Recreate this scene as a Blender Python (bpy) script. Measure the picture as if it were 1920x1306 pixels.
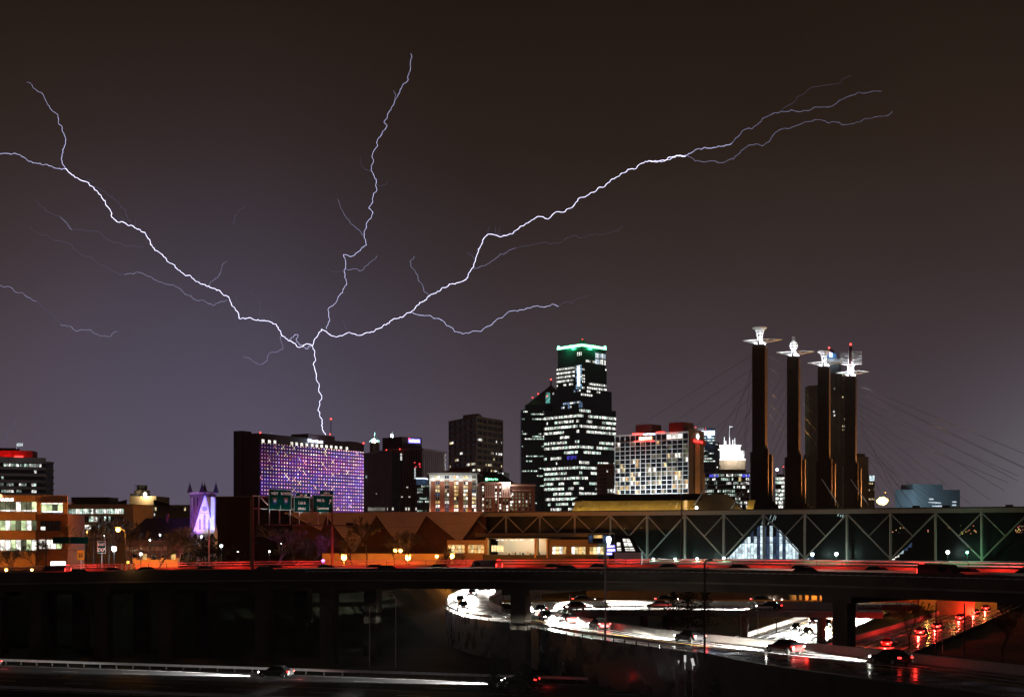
import bpy, math, random
from mathutils import Vector, Matrix
R = math.radians
random.seed(7)
for o in list(bpy.data.objects): bpy.data.objects.remove(o, do_unlink=True)
SC = bpy.context.scene
COL = SC.collection

# ------------------------------------------------------------------ camera
F, HY, CZ = 2600.0, 1008.0, 13.0          # focal length and horizon row in photo pixels, eye height above datum
cam = bpy.data.cameras.new('camera'); cam.sensor_width = 36; cam.lens = 36 * F / 1920
cam.shift_y = (HY - 653) / 1920; cam.clip_start = 1; cam.clip_end = 30000
co = bpy.data.objects.new('camera', cam); COL.objects.link(co)
co.location = (0, 0, CZ); co.rotation_euler = (R(90), 0, 0); SC.camera = co

# ------------------------------------------------------------------ sky
W = bpy.data.worlds.new('World'); SC.world = W; W.use_nodes = True
nt = W.node_tree; N = nt.nodes; L = nt.links; N.clear()
wo = N.new('ShaderNodeOutputWorld'); bg = N.new('ShaderNodeBackground'); L.new(bg.outputs[0], wo.inputs[0])
tc = N.new('ShaderNodeTexCoord'); nrm = N.new('ShaderNodeVectorMath'); nrm.operation = 'NORMALIZE'
L.new(tc.outputs['Generated'], nrm.inputs[0])
sep = N.new('ShaderNodeSeparateXYZ'); L.new(nrm.outputs[0], sep.inputs[0])
rmp = N.new('ShaderNodeValToRGB'); L.new(sep.outputs[2], rmp.inputs[0])
cr = rmp.color_ramp
for i, (p, c) in enumerate([(0.0, (.082, .064, .076)), (.06, (.074, .057, .068)), (.12, (.056, .041, .048)), (.19, (.0385, .0260, .0245)), (.27, (.0245, .0148, .0103)), (.37, (.0142, .0080, .0050)), (.7, (.008, .0055, .0045))]):
    e = cr.elements[i] if i < 2 else cr.elements.new(p)
    e.position = p; e.color = (*c, 1)
def glow(px, py, power, col, k):
    d = Vector(((px - 960) / F, 1, (HY - py) / F)).normalized()
    dt = N.new('ShaderNodeVectorMath'); dt.operation = 'DOT_PRODUCT'; L.new(nrm.outputs[0], dt.inputs[0]); dt.inputs[1].default_value = d
    mx = N.new('ShaderNodeMath'); mx.operation = 'MAXIMUM'; L.new(dt.outputs['Value'], mx.inputs[0]); mx.inputs[1].default_value = 0
    pw = N.new('ShaderNodeMath'); pw.operation = 'POWER'; L.new(mx.outputs[0], pw.inputs[0]); pw.inputs[1].default_value = power
    mu = N.new('ShaderNodeVectorMath'); mu.operation = 'SCALE'; mu.inputs[0].default_value = [x * k for x in col]; L.new(pw.outputs[0], mu.inputs['Scale'])
    return mu.outputs[0]
def vadd(a, b):
    v = N.new('ShaderNodeVectorMath'); v.operation = 'ADD'; L.new(a, v.inputs[0]); L.new(b, v.inputs[1]); return v.outputs[0]
acc = vadd(rmp.outputs[0], glow(430, 800, 95, (.48, .50, 1.0), .064))       # cloud lit from inside by the strike
acc = vadd(acc, glow(2050, 960, 300, (.75, .85, 1.0), .085))               # lit cloud beyond the convention centre
nz = N.new('ShaderNodeTexNoise'); nz.inputs['Scale'].default_value = 2.6; nz.inputs['Detail'].default_value = 3.5; L.new(nrm.outputs[0], nz.inputs['Vector'])
mr = N.new('ShaderNodeMapRange'); L.new(nz.outputs[0], mr.inputs[0])
for i, v in enumerate((.3, .7, .84, 1.16)): mr.inputs[1 + i].default_value = v
sc_ = N.new('ShaderNodeVectorMath'); sc_.operation = 'SCALE'; L.new(acc, sc_.inputs[0]); L.new(mr.outputs[0], sc_.inputs['Scale'])
sky = N.new('ShaderNodeTexSky'); sky.sky_type = 'NISHITA'; sky.sun_disc = False; sky.sun_elevation = R(-4); sky.sun_rotation = R(200)
sk = N.new('ShaderNodeVectorMath'); sk.operation = 'SCALE'; L.new(sky.outputs[0], sk.inputs[0]); sk.inputs['Scale'].default_value = .02
L.new(vadd(sc_.outputs[0], sk.outputs[0]), bg.inputs[0]); bg.inputs[1].default_value = 1.0
# faint overcast glow of the city from behind the camera, in place of the sun
sl = bpy.data.lights.new('sun', 'SUN'); sl.energy = .016; sl.angle = R(60); sl.color = (1, .8, .68)
so = bpy.data.objects.new('sun', sl); COL.objects.link(so); so.rotation_euler = (R(38), 0, R(-20)); so.location = (0, 0, 300)

V = SC.view_settings; V.view_transform = 'Standard'; V.look = 'None'; V.exposure = 0; V.gamma = 1; V.use_curve_mapping = False
SC.render.engine = 'CYCLES'
C = SC.cycles; C.use_denoising = True; C.max_bounces = 5; C.diffuse_bounces = 2; C.glossy_bounces = 3; C.transmission_bounces = 2
C.transparent_max_bounces = 4; C.sample_clamp_indirect = 2.0; C.sample_clamp_direct = 0; C.caustics_reflective = False; C.caustics_refractive = False
try: C.use_light_tree = True
except Exception: pass

# ------------------------------------------------------------------ helpers
def at(px, py, D): return Vector(((px - 960) * D / F, D, CZ + (HY - py) * D / F))
def X(px, D): return (px - 960) * D / F
def Z(py, D): return CZ + (HY - py) * D / F
OFF = {}
def tag(o, label=None, cat=None, group=None, kind=None):
    for k, v in (('label', label), ('category', cat), ('group', group), ('kind', kind)):
        if v: o[k] = v
    return o
def thing(name, label, cat, loc=(0, 0, 0), group=None):
    o = bpy.data.objects.new(name, None); COL.objects.link(o); o.location = loc; OFF[o] = Vector(loc); o.empty_display_size = .5
    return tag(o, label, cat, group)
class MB:
    def __init__(s): s.v = []; s.f = []; s.c = []
    def face(s, pts, col=None):
        n = len(s.v); s.v += [Vector(p) for p in pts]; s.f.append(list(range(n, n + len(pts)))); s.c.append(col)
    def hexa(s, p, col=None):          # p: 8 points, bottom ring then top ring
        n = len(s.v); s.v += [Vector(q) for q in p]
        for a in ((3, 2, 1, 0), (4, 5, 6, 7), (0, 1, 5, 4), (1, 2, 6, 5), (2, 3, 7, 6), (3, 0, 4, 7)): s.f.append([n + i for i in a]); s.c.append(col)
        return s
    def box(s, c, d, col=None):
        x, y, z = c; a, b, h = d[0] / 2, d[1] / 2, d[2] / 2
        return s.hexa([(x - a, y - b, z - h), (x + a, y - b, z - h), (x + a, y + b, z - h), (x - a, y + b, z - h), (x - a, y - b, z + h), (x + a, y - b, z + h), (x + a, y + b, z + h), (x - a, y + b, z + h)], col)
    def ob(s, fr, t0, t1, z0, z1, d0, d1, col=None):   # box along a facade: t along, d outwards
        return s.hexa([fr.p(t0, d1, z0), fr.p(t1, d1, z0), fr.p(t1, d0, z0), fr.p(t0, d0, z0), fr.p(t0, d1, z1), fr.p(t1, d1, z1), fr.p(t1, d0, z1), fr.p(t0, d0, z1)], col)
    def oq(s, fr, t0, t1, z0, z1, d, col=None): s.face([fr.p(t0, d, z0), fr.p(t1, d, z0), fr.p(t1, d, z1), fr.p(t0, d, z1)], col); return s
    def prism(s, poly, z0, z1, top=None):
        n = len(poly); b = len(s.v); top = top or poly
        s.v += [Vector((p[0], p[1], z0)) for p in poly] + [Vector((p[0], p[1], z1)) for p in top]
        for i in range(n): j = (i + 1) % n; s.f.append([b + i, b + j, b + n + j, b + n + i]); s.c.append(None)
        s.f.append([b + n + i for i in range(n)]); s.c.append(None); s.f.append([b + i for i in range(n)][::-1]); s.c.append(None)
        return s
    def tube(s, pts, rad, n=6, cap=True):
        pts = [Vector(p) for p in pts]; rad = rad if isinstance(rad, (list, tuple)) else [rad] * len(pts)
        b = len(s.v); up = None
        for i, p in enumerate(pts):
            d = (pts[min(i + 1, len(pts) - 1)] - pts[max(i - 1, 0)])
            d = d.normalized() if d.length > 1e-9 else Vector((0, 0, 1))
            if up is None: up = Vector((1, 0, 0)) if abs(d.x) < .8 else Vector((0, 1, 0))
            a = (up - d * up.dot(d)); a = a.normalized() if a.length > 1e-6 else d.orthogonal().normalized(); up = a; e = d.cross(a)
            for k in range(n):
                t = 2 * math.pi * k / n; s.v.append(p + (a * math.cos(t) + e * math.sin(t)) * rad[i])
        for i in range(len(pts) - 1):
            for k in range(n):
                q = (k + 1) % n; s.f.append([b + i * n + k, b + i * n + q, b + i * n + n + q, b + i * n + n + k]); s.c.append(None)
        if cap:
            s.f.append([b + k for k in range(n)][::-1]); s.f.append([b + (len(pts) - 1) * n + k for k in range(n)]); s.c += [None, None]
        return s
    def sphere(s, c, r, n=8, m=5, sz=1):
        b = len(s.v); c = Vector(c)
        for i in range(m + 1):
            ph = math.pi * i / m
            for k in range(n): th = 2 * math.pi * k / n; s.v.append(c + Vector((r * math.sin(ph) * math.cos(th), r * math.sin(ph) * math.sin(th), r * sz * math.cos(ph))))
        for i in range(m):
            for k in range(n): q = (k + 1) % n; s.f.append([b + i * n + k, b + (i + 1) * n + k, b + (i + 1) * n + q, b + i * n + q]); s.c.append(None)
        return s
    def build(s, name, m, parent=None, kind=None, smooth=False):
        off = OFF.get(parent, Vector()) if parent else Vector()
        me = bpy.data.meshes.new(name); me.from_pydata([tuple(v - off) for v in s.v], [], s.f); me.materials.append(M(m))
        if any(c is not None for c in s.c):
            at_ = me.color_attributes.new('Col', 'FLOAT_COLOR', 'CORNER'); buf = []
            for f, c in zip(s.f, s.c):
                c = c or (0, 0, 0); buf += [c[0], c[1], c[2], 1.0] * len(f)
            at_.data.foreach_set('color', buf)
        if smooth: me.polygons.foreach_set('use_smooth', [True] * len(me.polygons))
        o = bpy.data.objects.new(name, me); COL.objects.link(o)
        if parent: o.parent = parent; OFF[o] = off
        if kind: o['kind'] = kind
        return o
class Fr:                                # a vertical facade from ground point A (left) to B (right); n points to the viewer
    def __init__(s, A, B):
        s.A = Vector(A[:2]); s.B = Vector(B[:2]); d = s.B - s.A; s.L = d.length; s.u = d / s.L
        n = Vector((s.u.y, -s.u.x)); s.n = n if n.dot(-s.A) > 0 else -n
    def p(s, t, d, z): q = s.A + s.u * t + s.n * d; return Vector((q.x, q.y, z))
    def t(s, px):                        # where the vertical plane is met by the sight line of column px
        k = (px - 960) / F; return (k * s.A.y - s.A.x) / (s.u.x - k * s.u.y)
    def D(s, px): return (s.A + s.u * s.t(px)).y
    def z(s, px, py): return Z(py, s.D(px))
def FP(px0, D0, px1, D1): return Fr((X(px0, D0), D0), (X(px1, D1), D1))
def inst(o, parent, loc, rz=0, sc=None, name=None):     # a copy that shares mesh data
    c = o.copy(); COL.objects.link(c); c.parent = parent; off = OFF.get(parent, Vector()) if parent else Vector()
    c.location = Vector(loc) - off; c.rotation_euler = (0, 0, rz)
    if sc: c.scale = sc
    return c
def copy_tree(o, parent=None):
    c = o.copy(); COL.objects.link(c); c.parent = parent
    for ch in o.children: copy_tree(ch, c)
    return c
def lamp(name, loc, energy, col, parent=None, kind='POINT', r=.2, target=None, ang=60, blend=.4):
    l = bpy.data.lights.new(name, kind); l.energy = energy; l.color = col; l.shadow_soft_size = r
    if kind == 'SPOT': l.spot_size = R(ang); l.spot_blend = blend
    o = bpy.data.objects.new(name, l); COL.objects.link(o); off = OFF.get(parent, Vector()) if parent else Vector()
    o.location = Vector(loc) - off
    if parent: o.parent = parent
    if target is not None: o.rotation_euler = (Vector(target) - Vector(loc)).to_track_quat('-Z', 'Y').to_euler()
    return o
def text(parent, s, fr, t, d, z, size, m, depth=.03, name='lettering', align='CENTER', sx=1.0):
    cu = bpy.data.curves.new('txt', 'FONT'); cu.body = s; cu.size = size; cu.extrude = depth; cu.align_x = align; cu.resolution_u = 2; cu.offset = size * .018
    to = bpy.data.objects.new('txt', cu); me = bpy.data.meshes.new_from_object(to); bpy.data.objects.remove(to); me.name = name
    me.materials.clear(); me.materials.append(M(m))
    u = Vector((fr.u.x, fr.u.y, 0)) * sx; n = Vector((fr.n.x, fr.n.y, 0)); k = Vector((0, 0, 1)); o0 = fr.p(t, d, z) - OFF.get(parent, Vector())
    me.transform(Matrix(((u.x, k.x, n.x, o0.x), (u.y, k.y, n.y, o0.y), (u.z, k.z, n.z, o0.z), (0, 0, 0, 1))))
    o = bpy.data.objects.new(name, me); COL.objects.link(o); o.parent = parent; OFF[o] = OFF.get(parent, Vector()); return o

# ------------------------------------------------------------------ materials
MATS = {}; DEF = {}
def M(n):
    if n in MATS: return MATS[n]
    m = bpy.data.materials.new(n); MATS[n] = m; m.use_nodes = True
    d = DEF[n]; nt = m.node_tree; N = nt.nodes; L = nt.links; b = N['Principled BSDF']
    b.inputs['Roughness'].default_value = d.get('r', .8); b.inputs['Metallic'].default_value = d.get('m', 0)
    c = d.get('c', (.2, .2, .2)); b.inputs['Base Color'].default_value = (*c, 1)
    tc = N.new('ShaderNodeTexCoord')
    if 'sp' in d: b.inputs['Specular IOR Level'].default_value = d['sp']
    if d.get('v'):                       # mottling and, where asked, panel joints
        nz = N.new('ShaderNodeTexNoise'); nz.inputs['Scale'].default_value = d.get('vs', .25); nz.inputs['Detail'].default_value = 6; L.new(tc.outputs['Object'], nz.inputs['Vector'])
        mr = N.new('ShaderNodeMapRange'); L.new(nz.outputs[0], mr.inputs[0]); mr.inputs[1].default_value = .25; mr.inputs[2].default_value = .75
        mr.inputs[3].default_value = 1 - d['v']; mr.inputs[4].default_value = 1 + d['v']
        mm = N.new('ShaderNodeVectorMath'); mm.operation = 'SCALE'; mm.inputs[0].default_value = c; L.new(mr.outputs[0], mm.inputs['Scale']); L.new(mm.outputs[0], b.inputs['Base Color'])
        if d.get('bump'):
            n2 = N.new('ShaderNodeTexNoise'); n2.inputs['Scale'].default_value = d.get('bs', 3); n2.inputs['Detail'].default_value = 5; L.new(tc.outputs['Object'], n2.inputs['Vector'])
            bp = N.new('ShaderNodeBump'); bp.inputs['Strength'].default_value = d['bump']; L.new(n2.outputs[0], bp.inputs['Height']); L.new(bp.outputs[0], b.inputs['Normal'])
        if d.get('rv'):
            m3 = N.new('ShaderNodeMapRange'); L.new(nz.outputs[0], m3.inputs[0]); m3.inputs[1].default_value = .35; m3.inputs[2].default_value = .65
            m3.inputs[3].default_value = d['rv'][0]; m3.inputs[4].default_value = d['rv'][1]; L.new(m3.outputs[0], b.inputs['Roughness'])
    if d.get('attr'):                    # lit windows joined into one part: each carries the colour of its own lamp light
        a = N.new('ShaderNodeAttribute'); a.attribute_name = 'Col'
        vo = N.new('ShaderNodeTexNoise'); vo.inputs['Scale'].default_value = d.get('ds', .9); vo.inputs['Detail'].default_value = 2; L.new(tc.outputs['Object'], vo.inputs['Vector'])
        mr = N.new('ShaderNodeMapRange'); L.new(vo.outputs[0], mr.inputs[0]); mr.inputs[1].default_value = .36; mr.inputs[2].default_value = .6; mr.inputs[3].default_value = .15; mr.inputs[4].default_value = 1.4
        L.new(a.outputs['Color'], b.inputs['Emission Color']); mu = N.new('ShaderNodeMath'); mu.operation = 'MULTIPLY'; L.new(mr.outputs[0], mu.inputs[0]); mu.inputs[1].default_value = d['attr']
        L.new(mu.outputs[0], b.inputs['Emission Strength'])
    if d.get('e'):
        e, st = d['e']; b.inputs['Emission Color'].default_value = (*e, 1); b.inputs['Emission Strength'].default_value = st
        if d.get('ev'):                  # a room seen through the pane: lamps, blinds and dark furniture
            oi = N.new('ShaderNodeObjectInfo'); ad = N.new('ShaderNodeVectorMath'); ad.operation = 'ADD'
            ml = N.new('ShaderNodeMath'); ml.operation = 'MULTIPLY'; ml.inputs[1].default_value = 60; L.new(oi.outputs['Random'], ml.inputs[0])
            L.new(tc.outputs['Object'], ad.inputs[0]); L.new(ml.outputs[0], ad.inputs[1])
            nz = N.new('ShaderNodeTexNoise'); nz.inputs['Scale'].default_value = d.get('es', .8); nz.inputs['Detail'].default_value = 3; L.new(ad.outputs[0], nz.inputs['Vector'])
            mr = N.new('ShaderNodeMapRange'); L.new(nz.outputs[0], mr.inputs[0]); mr.inputs[1].default_value = .38; mr.inputs[2].default_value = .62; mr.inputs[3].default_value = st * d['ev']; mr.inputs[4].default_value = st * 1.3
            L.new(mr.outputs[0], b.inputs['Emission Strength'])
    if d.get('vol'):
        N.remove(b); pv = N.new('ShaderNodeVolumePrincipled'); pv.inputs['Color'].default_value = (*c, 1); pv.inputs['Density'].default_value = d['vol']; pv.inputs['Anisotropy'].default_value = .55; L.new(pv.outputs[0], N['Material Output'].inputs['Volume'])
    if d.get('attr') or d.get('e'):
        m.cycles.emission_sampling = 'NONE'
    return m
def D_(n, **k): DEF[n] = k
D_('ground', c=(.020, .026, .012), v=.5, vs=.2, r=.95, bump=.4)
D_('grass', c=(.05, .09, .025), v=.45, vs=.6, r=.95, bump=.6, bs=6)
D_('asphalt', c=(.05, .05, .055), v=.35, vs=.3, r=.3, rv=(.12, .45), bump=.05, bs=8)
D_('concrete_road', c=(.16, .155, .15), v=.25, vs=.4, r=.35, rv=(.15, .5), bump=.05, bs=8)
D_('paint', c=(.8, .8, .78), v=.15, vs=1.5, r=.5)
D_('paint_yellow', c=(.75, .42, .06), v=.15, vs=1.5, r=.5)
D_('concrete', c=(.23, .20, .17), v=.3, vs=.25, r=.85, bump=.15, bs=2)
D_('dark_concrete', c=(.085, .075, .06), v=.35, vs=.2, r=.9, bump=.15, bs=2)
D_('steel', c=(.42, .42, .43), v=.15, vs=1.2, r=.45, m=.7)
D_('galv', c=(.55, .56, .58), v=.15, vs=2, r=.5, m=.3)
D_('dark_steel', c=(.05, .05, .05), v=.2, vs=1, r=.5, m=.5)
D_('truss', c=(.36, .32, .29), v=.12, vs=.8, r=.6)
D_('truss_wall', c=(.012, .018, .017), v=.3, vs=.1, r=.35, sp=.2)
D_('brick_black', c=(.045, .021, .015), v=.3, vs=.4, r=.9)
D_('tan', c=(.62, .36, .16), v=.12, vs=.6, r=.8)
D_('tan_dark', c=(.36, .25, .14), v=.2, vs=.2, r=.85)
D_('brick', c=(.30, .115, .065), v=.22, vs=.9, r=.9, bump=.2, bs=5)
D_('brick_dark', c=(.15, .055, .035), v=.22, vs=.7, r=.9, bump=.2, bs=5)
D_('beige', c=(.48, .40, .37), v=.12, vs=.15, r=.85)
D_('plum', c=(.26, .165, .17), v=.2, vs=.1, r=.55)
D_('plum_dark', c=(.09, .04, .045), v=.25, vs=.1, r=.6)
D_('brown_stone', c=(.22, .155, .10), v=.2, vs=.12, r=.85)
D_('stone', c=(.55, .5, .45), v=.22, vs=.8, r=.9, bump=.3, bs=4)
D_('roof_dark', c=(.035, .028, .025), v=.3, vs=.3, r=.9)
D_('glass_dark', c=(.008, .010, .012), r=.12)
D_('glass_tower', c=(.006, .012, .014), v=.3, vs=.08, r=.22)
D_('white_frame', c=(.62, .64, .62), v=.1, vs=.5, r=.7)
D_('pink_panel', c=(.58, .40, .35), v=.10, vs=.12, r=.8)
D_('white', c=(.8, .8, .8), r=.6)
D_('white_steel', c=(.85, .86, .88), r=.5)
D_('sign_green', c=(.001, .034, .029), v=.15, vs=.6, r=.9, sp=0)
D_('sign_yellow', c=(.75, .38, .03), v=.1, vs=1, r=.5)
D_('black', c=(.01, .01, .01), r=.7)
D_('bark', c=(.12, .085, .06), v=.3, vs=3, r=.95)
D_('needle', c=(.03, .05, .02), v=.4, vs=2, r=.9)
D_('hazy', c=(.20, .30, .36), v=.08, vs=.02, r=.9)  # distance haze put into the colour as pale blue grey
D_('gold', c=(.62, .42, .12), v=.25, vs=.3, r=.5)
D_('car_black', c=(.012, .012, .014), r=.25)
D_('car_grey', c=(.07, .075, .08), r=.25, m=.4)
D_('car_red', c=(.12, .01, .01), r=.25)
D_('car_white', c=(.45, .45, .45), r=.3)
D_('car_glass', c=(.01, .01, .012), r=.08)
D_('tyre', c=(.02, .02, .02), r=.9)
D_('orange_plastic', c=(.75, .22, .03), r=.6)
D_('red_surface', c=(.55, .05, .04), v=.2, vs=.3, r=.7)
D_('win', c=(.006, .008, .009), r=.15, attr=1.0)
D_('win_fine', c=(.006, .008, .009), r=.15, attr=1.0, ds=2.2)
D_('dot', c=(.1, .1, .1), r=.5, attr=1.0, ds=.01)
for n, e, st in (('lit_warm', (1, .78, .38), 1.1), ('lit_white', (1, .97, .86), 1.5), ('lit_green', (.82, 1, .52), .95), ('lit_dim', (.75, .8, .45), .16), ('lit_cool', (.72, .92, 1), 1.1), ('lit_blue', (.12, .22, .42), .22), ('lit_amber', (1, .6, .2), .8)):
    D_(n, c=(.01, .01, .01), r=.2, e=(e, st), ev=.4, es=.55)
D_('lamp_white', e=((.9, 1, 1), 12)); D_('lamp_green', e=((.25, 1, .55), 8)); D_('lamp_sodium', e=((1, .62, .16), 6)); D_('lamp_red', e=((1, .05, .04), 5))
D_('lamp_blue', e=((.3, .4, 1), 4)); D_('lamp_yellow', e=((1, .80, .28), 3))
D_('neon_red', e=((1, .05, .04), 3)); D_('neon_green', e=((.25, 1, .5), 4)); D_('neon_blue', e=((.22, .18, 1), 1.6)); D_('neon_white', e=((.9, .97, 1), 3)); D_('neon_ice', e=((.6, .75, 1), 5)); D_('neon_orange', e=((1, .5, .25), 2))
D_('head', e=((1, .96, .86), 40)); D_('tail', e=((1, .03, .025), 5)); D_('amber', e=((1, .4, .06), 4))
D_('bolt_main', e=((.74, .72, 1), 2.6)); D_('bolt_branch', e=((.62, .62, 1), 1.7)); D_('bolt_faint', e=((.5, .52, .95), .17)); D_('bolt_mid', e=((.6, .6, 1), .62))
D_('shield_blue', c=(.01, .03, .14), r=.5); D_('violet', e=((.8, .15, 1), 3))
D_('asphalt_dry', c=(.035, .037, .045), v=.35, vs=.3, r=.75, sp=.25, bump=.05, bs=8)
D_('barrier', c=(.62, .60, .56), v=.15, vs=.8, r=.8)
D_('stone_dark', c=(.20, .18, .18), v=.3, vs=.8, r=.9, bump=.3, bs=4)
D_('haze', c=(.9, .9, .93), vol=.00002)
# ------------------------------------------------------------------ ground
def sst(a, b, x): t = max(0, min(1, (x - a) / (b - a))); return t * t * (3 - 2 * t)
def gh(x, y): return -5 + 9 * max(sst(232, 252, y) * sst(-13, -27, x), sst(435, 500, y))
xs = [-2500, -1400, -800, -400] + [-250 + 6 * i for i in range(84)] + [400, 800, 1400, 2500]
ys = [-300, 0, 60] + [100 + 6 * i for i in range(70)] + [600, 900, 1500, 2500, 3600]
g = MB(); nx = len(xs)
for y in ys:
    for x in xs: g.v.append(Vector((x, y, gh(x, y) + (.25 * math.sin(x * .21) * math.cos(y * .17) - .3 if 100 < y < 520 and abs(x) < 260 else -.3))))
for j in range(len(ys) - 1):
    for i in range(nx - 1): g.f.append([j * nx + i, j * nx + i + 1, (j + 1) * nx + i + 1, (j + 1) * nx + i]); g.c.append(None)
g.build('ground', 'ground', kind='structure', smooth=True)

# ------------------------------------------------------------------ roads
class Path:
    def __init__(s, pts, sub=10):         # Catmull-Rom through the points, then arc length
        P = [Vector(p) for p in pts]; Q = [P[0] * 2 - P[1]] + P + [P[-1] * 2 - P[-2]]; o = []
        for i in range(1, len(Q) - 2):
            for k in range(sub):
                t = k / sub; a, b, c, d = Q[i - 1], Q[i], Q[i + 1], Q[i + 2]
                o.append(.5 * ((2 * b) + (c - a) * t + (2 * a - 5 * b + 4 * c - d) * t * t + (3 * b - a - 3 * c + d) * t ** 3))
        o.append(P[-1]); s.P = o; s.S = [0]
        for a, b in zip(o, o[1:]): s.S.append(s.S[-1] + (b - a).length)
        s.L = s.S[-1]
        s.Nn = []
        for i in range(len(o)):
            d = o[min(i + 1, len(o) - 1)] - o[max(i - 1, 0)]; d.z = 0; d.normalize(); s.Nn.append(Vector((-d.y, d.x, 0)))
    def at(s, q):
        q = max(0, min(s.L - 1e-4, q)); i = 0
        lo, hi = 0, len(s.S) - 2
        while lo < hi:
            m = (lo + hi + 1) // 2
            if s.S[m] <= q: lo = m
            else: hi = m - 1
        t = (q - s.S[lo]) / max(1e-6, s.S[lo + 1] - s.S[lo]); d = (s.P[lo + 1] - s.P[lo]).normalized()
        return s.P[lo].lerp(s.P[lo + 1], t), d, s.Nn[lo].lerp(s.Nn[lo + 1], t).normalized()
    def sweep(s, mb, o0, o1, z0, z1, q0=None, q1=None):
        """a box section swept along the path; offsets to its left, heights from it"""
        if q0 is None: pts = list(zip(s.P, s.Nn))
        else:
            k = max(2, int((q1 - q0) / 3) + 1); pts = []
            for i in range(k): p, d, n = s.at(q0 + (q1 - q0) * i / (k - 1)); pts.append((p, n))
        b = len(mb.v)
        for p, n in pts: mb.v += [p + n * o0 + Vector((0, 0, z0)), p + n * o1 + Vector((0, 0, z0)), p + n * o1 + Vector((0, 0, z1)), p + n * o0 + Vector((0, 0, z1))]
        for i in range(len(pts) - 1):
            for k in range(4): q = (k + 1) % 4; mb.f.append([b + 4 * i + k, b + 4 * i + q, b + 4 * i + 4 + q, b + 4 * i + 4 + k]); mb.c.append(None)
        mb.f += [[b, b + 3, b + 2, b + 1], [len(mb.v) - 4, len(mb.v) - 3, len(mb.v) - 2, len(mb.v) - 1]]; mb.c += [None, None]
        return mb
def gp(px, py, z): D = (CZ - z) * F / (py - HY); return Vector((X(px, D), D, z))
def road(name, path, half, m, thick=.25, lines=(), yellow=(), dashes=(), lw=.09):
    r = path.sweep(MB(), -half, half, -thick, 0).build(name, m, kind='structure')
    for o in lines: path.sweep(MB(), o - lw, o + lw, .004, .008).build('edge_and_streak_line', 'paint', r)
    for o in yellow: path.sweep(MB(), o - .09, o + .09, .004, .008).build('edge_and_streak_line', 'paint_yellow', r)
    for o in dashes:
        mb = MB(); q = 2
        while q < path.L - 5: path.sweep(mb, o - .08, o + .08, .004, .008, q, q + 4); q += 11
        mb.build('lane_line', 'paint', r, kind='stuff')
    return r
def guard_rail(path, off, label, group='guard rails beside the ramps', q0=None, q1=None, post=2.6, m='galv'):
    q0 = 0 if q0 is None else q0; q1 = path.L if q1 is None else q1
    p, d, n = path.at(q0); t = thing('guard_rail', label, 'guard rail', p + n * off, group)
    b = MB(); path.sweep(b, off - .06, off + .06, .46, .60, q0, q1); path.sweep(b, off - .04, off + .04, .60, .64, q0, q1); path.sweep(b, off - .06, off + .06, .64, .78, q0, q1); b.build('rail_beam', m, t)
    mb = MB(); q = q0 + .5
    while q < q1: p, d, n = path.at(q); c = p + n * (off + .12); mb.box((c.x, c.y, c.z + .36), (.14, .14, .74)); q += post
    mb.build('posts', 'dark_steel', t, kind='stuff')
ZR = .8
# the wide curving ramp that comes out of the loop and runs off to the right
farE = [(1000, 1150), (1030, 1155), (1110, 1169), (1200, 1185), (1320, 1199), (1450, 1212), (1580, 1224), (1750, 1243), (1980, 1270)]
nearE = [(955, 1166), (990, 1174), (1080, 1192), (1180, 1206), (1310, 1224), (1420, 1246), (1580, 1269), (1750, 1291), (1980, 1324)]
mid = []
FE = [gp(a, b, ZR) for a, b in farE]; NE = [gp(a, b, ZR) for a, b in nearE]
fp, np_ = Path(FE, 8), Path(NE, 8)
mb = MB(); n = len(fp.P); b0 = 0
for a, c in zip(np_.P, fp.P): mb.v += [a - Vector((0, 0, 5.6)), c - Vector((0, 0, 5.6)), c.copy(), a.copy()]
for i in range(n - 1):
    for k in range(4): q = (k + 1) % 4; mb.f.append([4 * i + k, 4 * i + q, 4 * i + 4 + q, 4 * i + 4 + k]); mb.c.append(None)
ramp = mb.build('ramp_road', 'asphalt', kind='structure')
def lerp_path(t): return Path([a.lerp(c, t) for a, c in zip(NE, FE)], 8)
for t, m in ((.93, 'paint'), (.80, 'paint'), (.66, 'paint'), (.52, 'paint_yellow'), (.06, 'paint')):  # several wide lines stand in for streaks of traffic light
    lerp_path(t).sweep(MB(), -.18, .18, .004, .010).build('edge_and_streak_line', m, ramp)
rampC = lerp_path(.74)
guard_rail(fp, .2, 'galvanised guard rail along the far edge of the wide curving ramp', q0=2)
fp.sweep(MB(), -.75, -.35, 0, .82, 3, fp.L).build('added_jersey_barrier', 'barrier', ramp)  # barrier added to catch the headlights as a white ribbon
guard_rail(np_, -.2, 'galvanised guard rail along the near edge of the ramp before the white boards', q0=0, q1=np_.L * .52)
np_.sweep(MB(), -.55, -.15, -5.5, .25, np_.L * .54, np_.L).build('ramp_kerb', 'dark_concrete', kind='structure')
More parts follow.
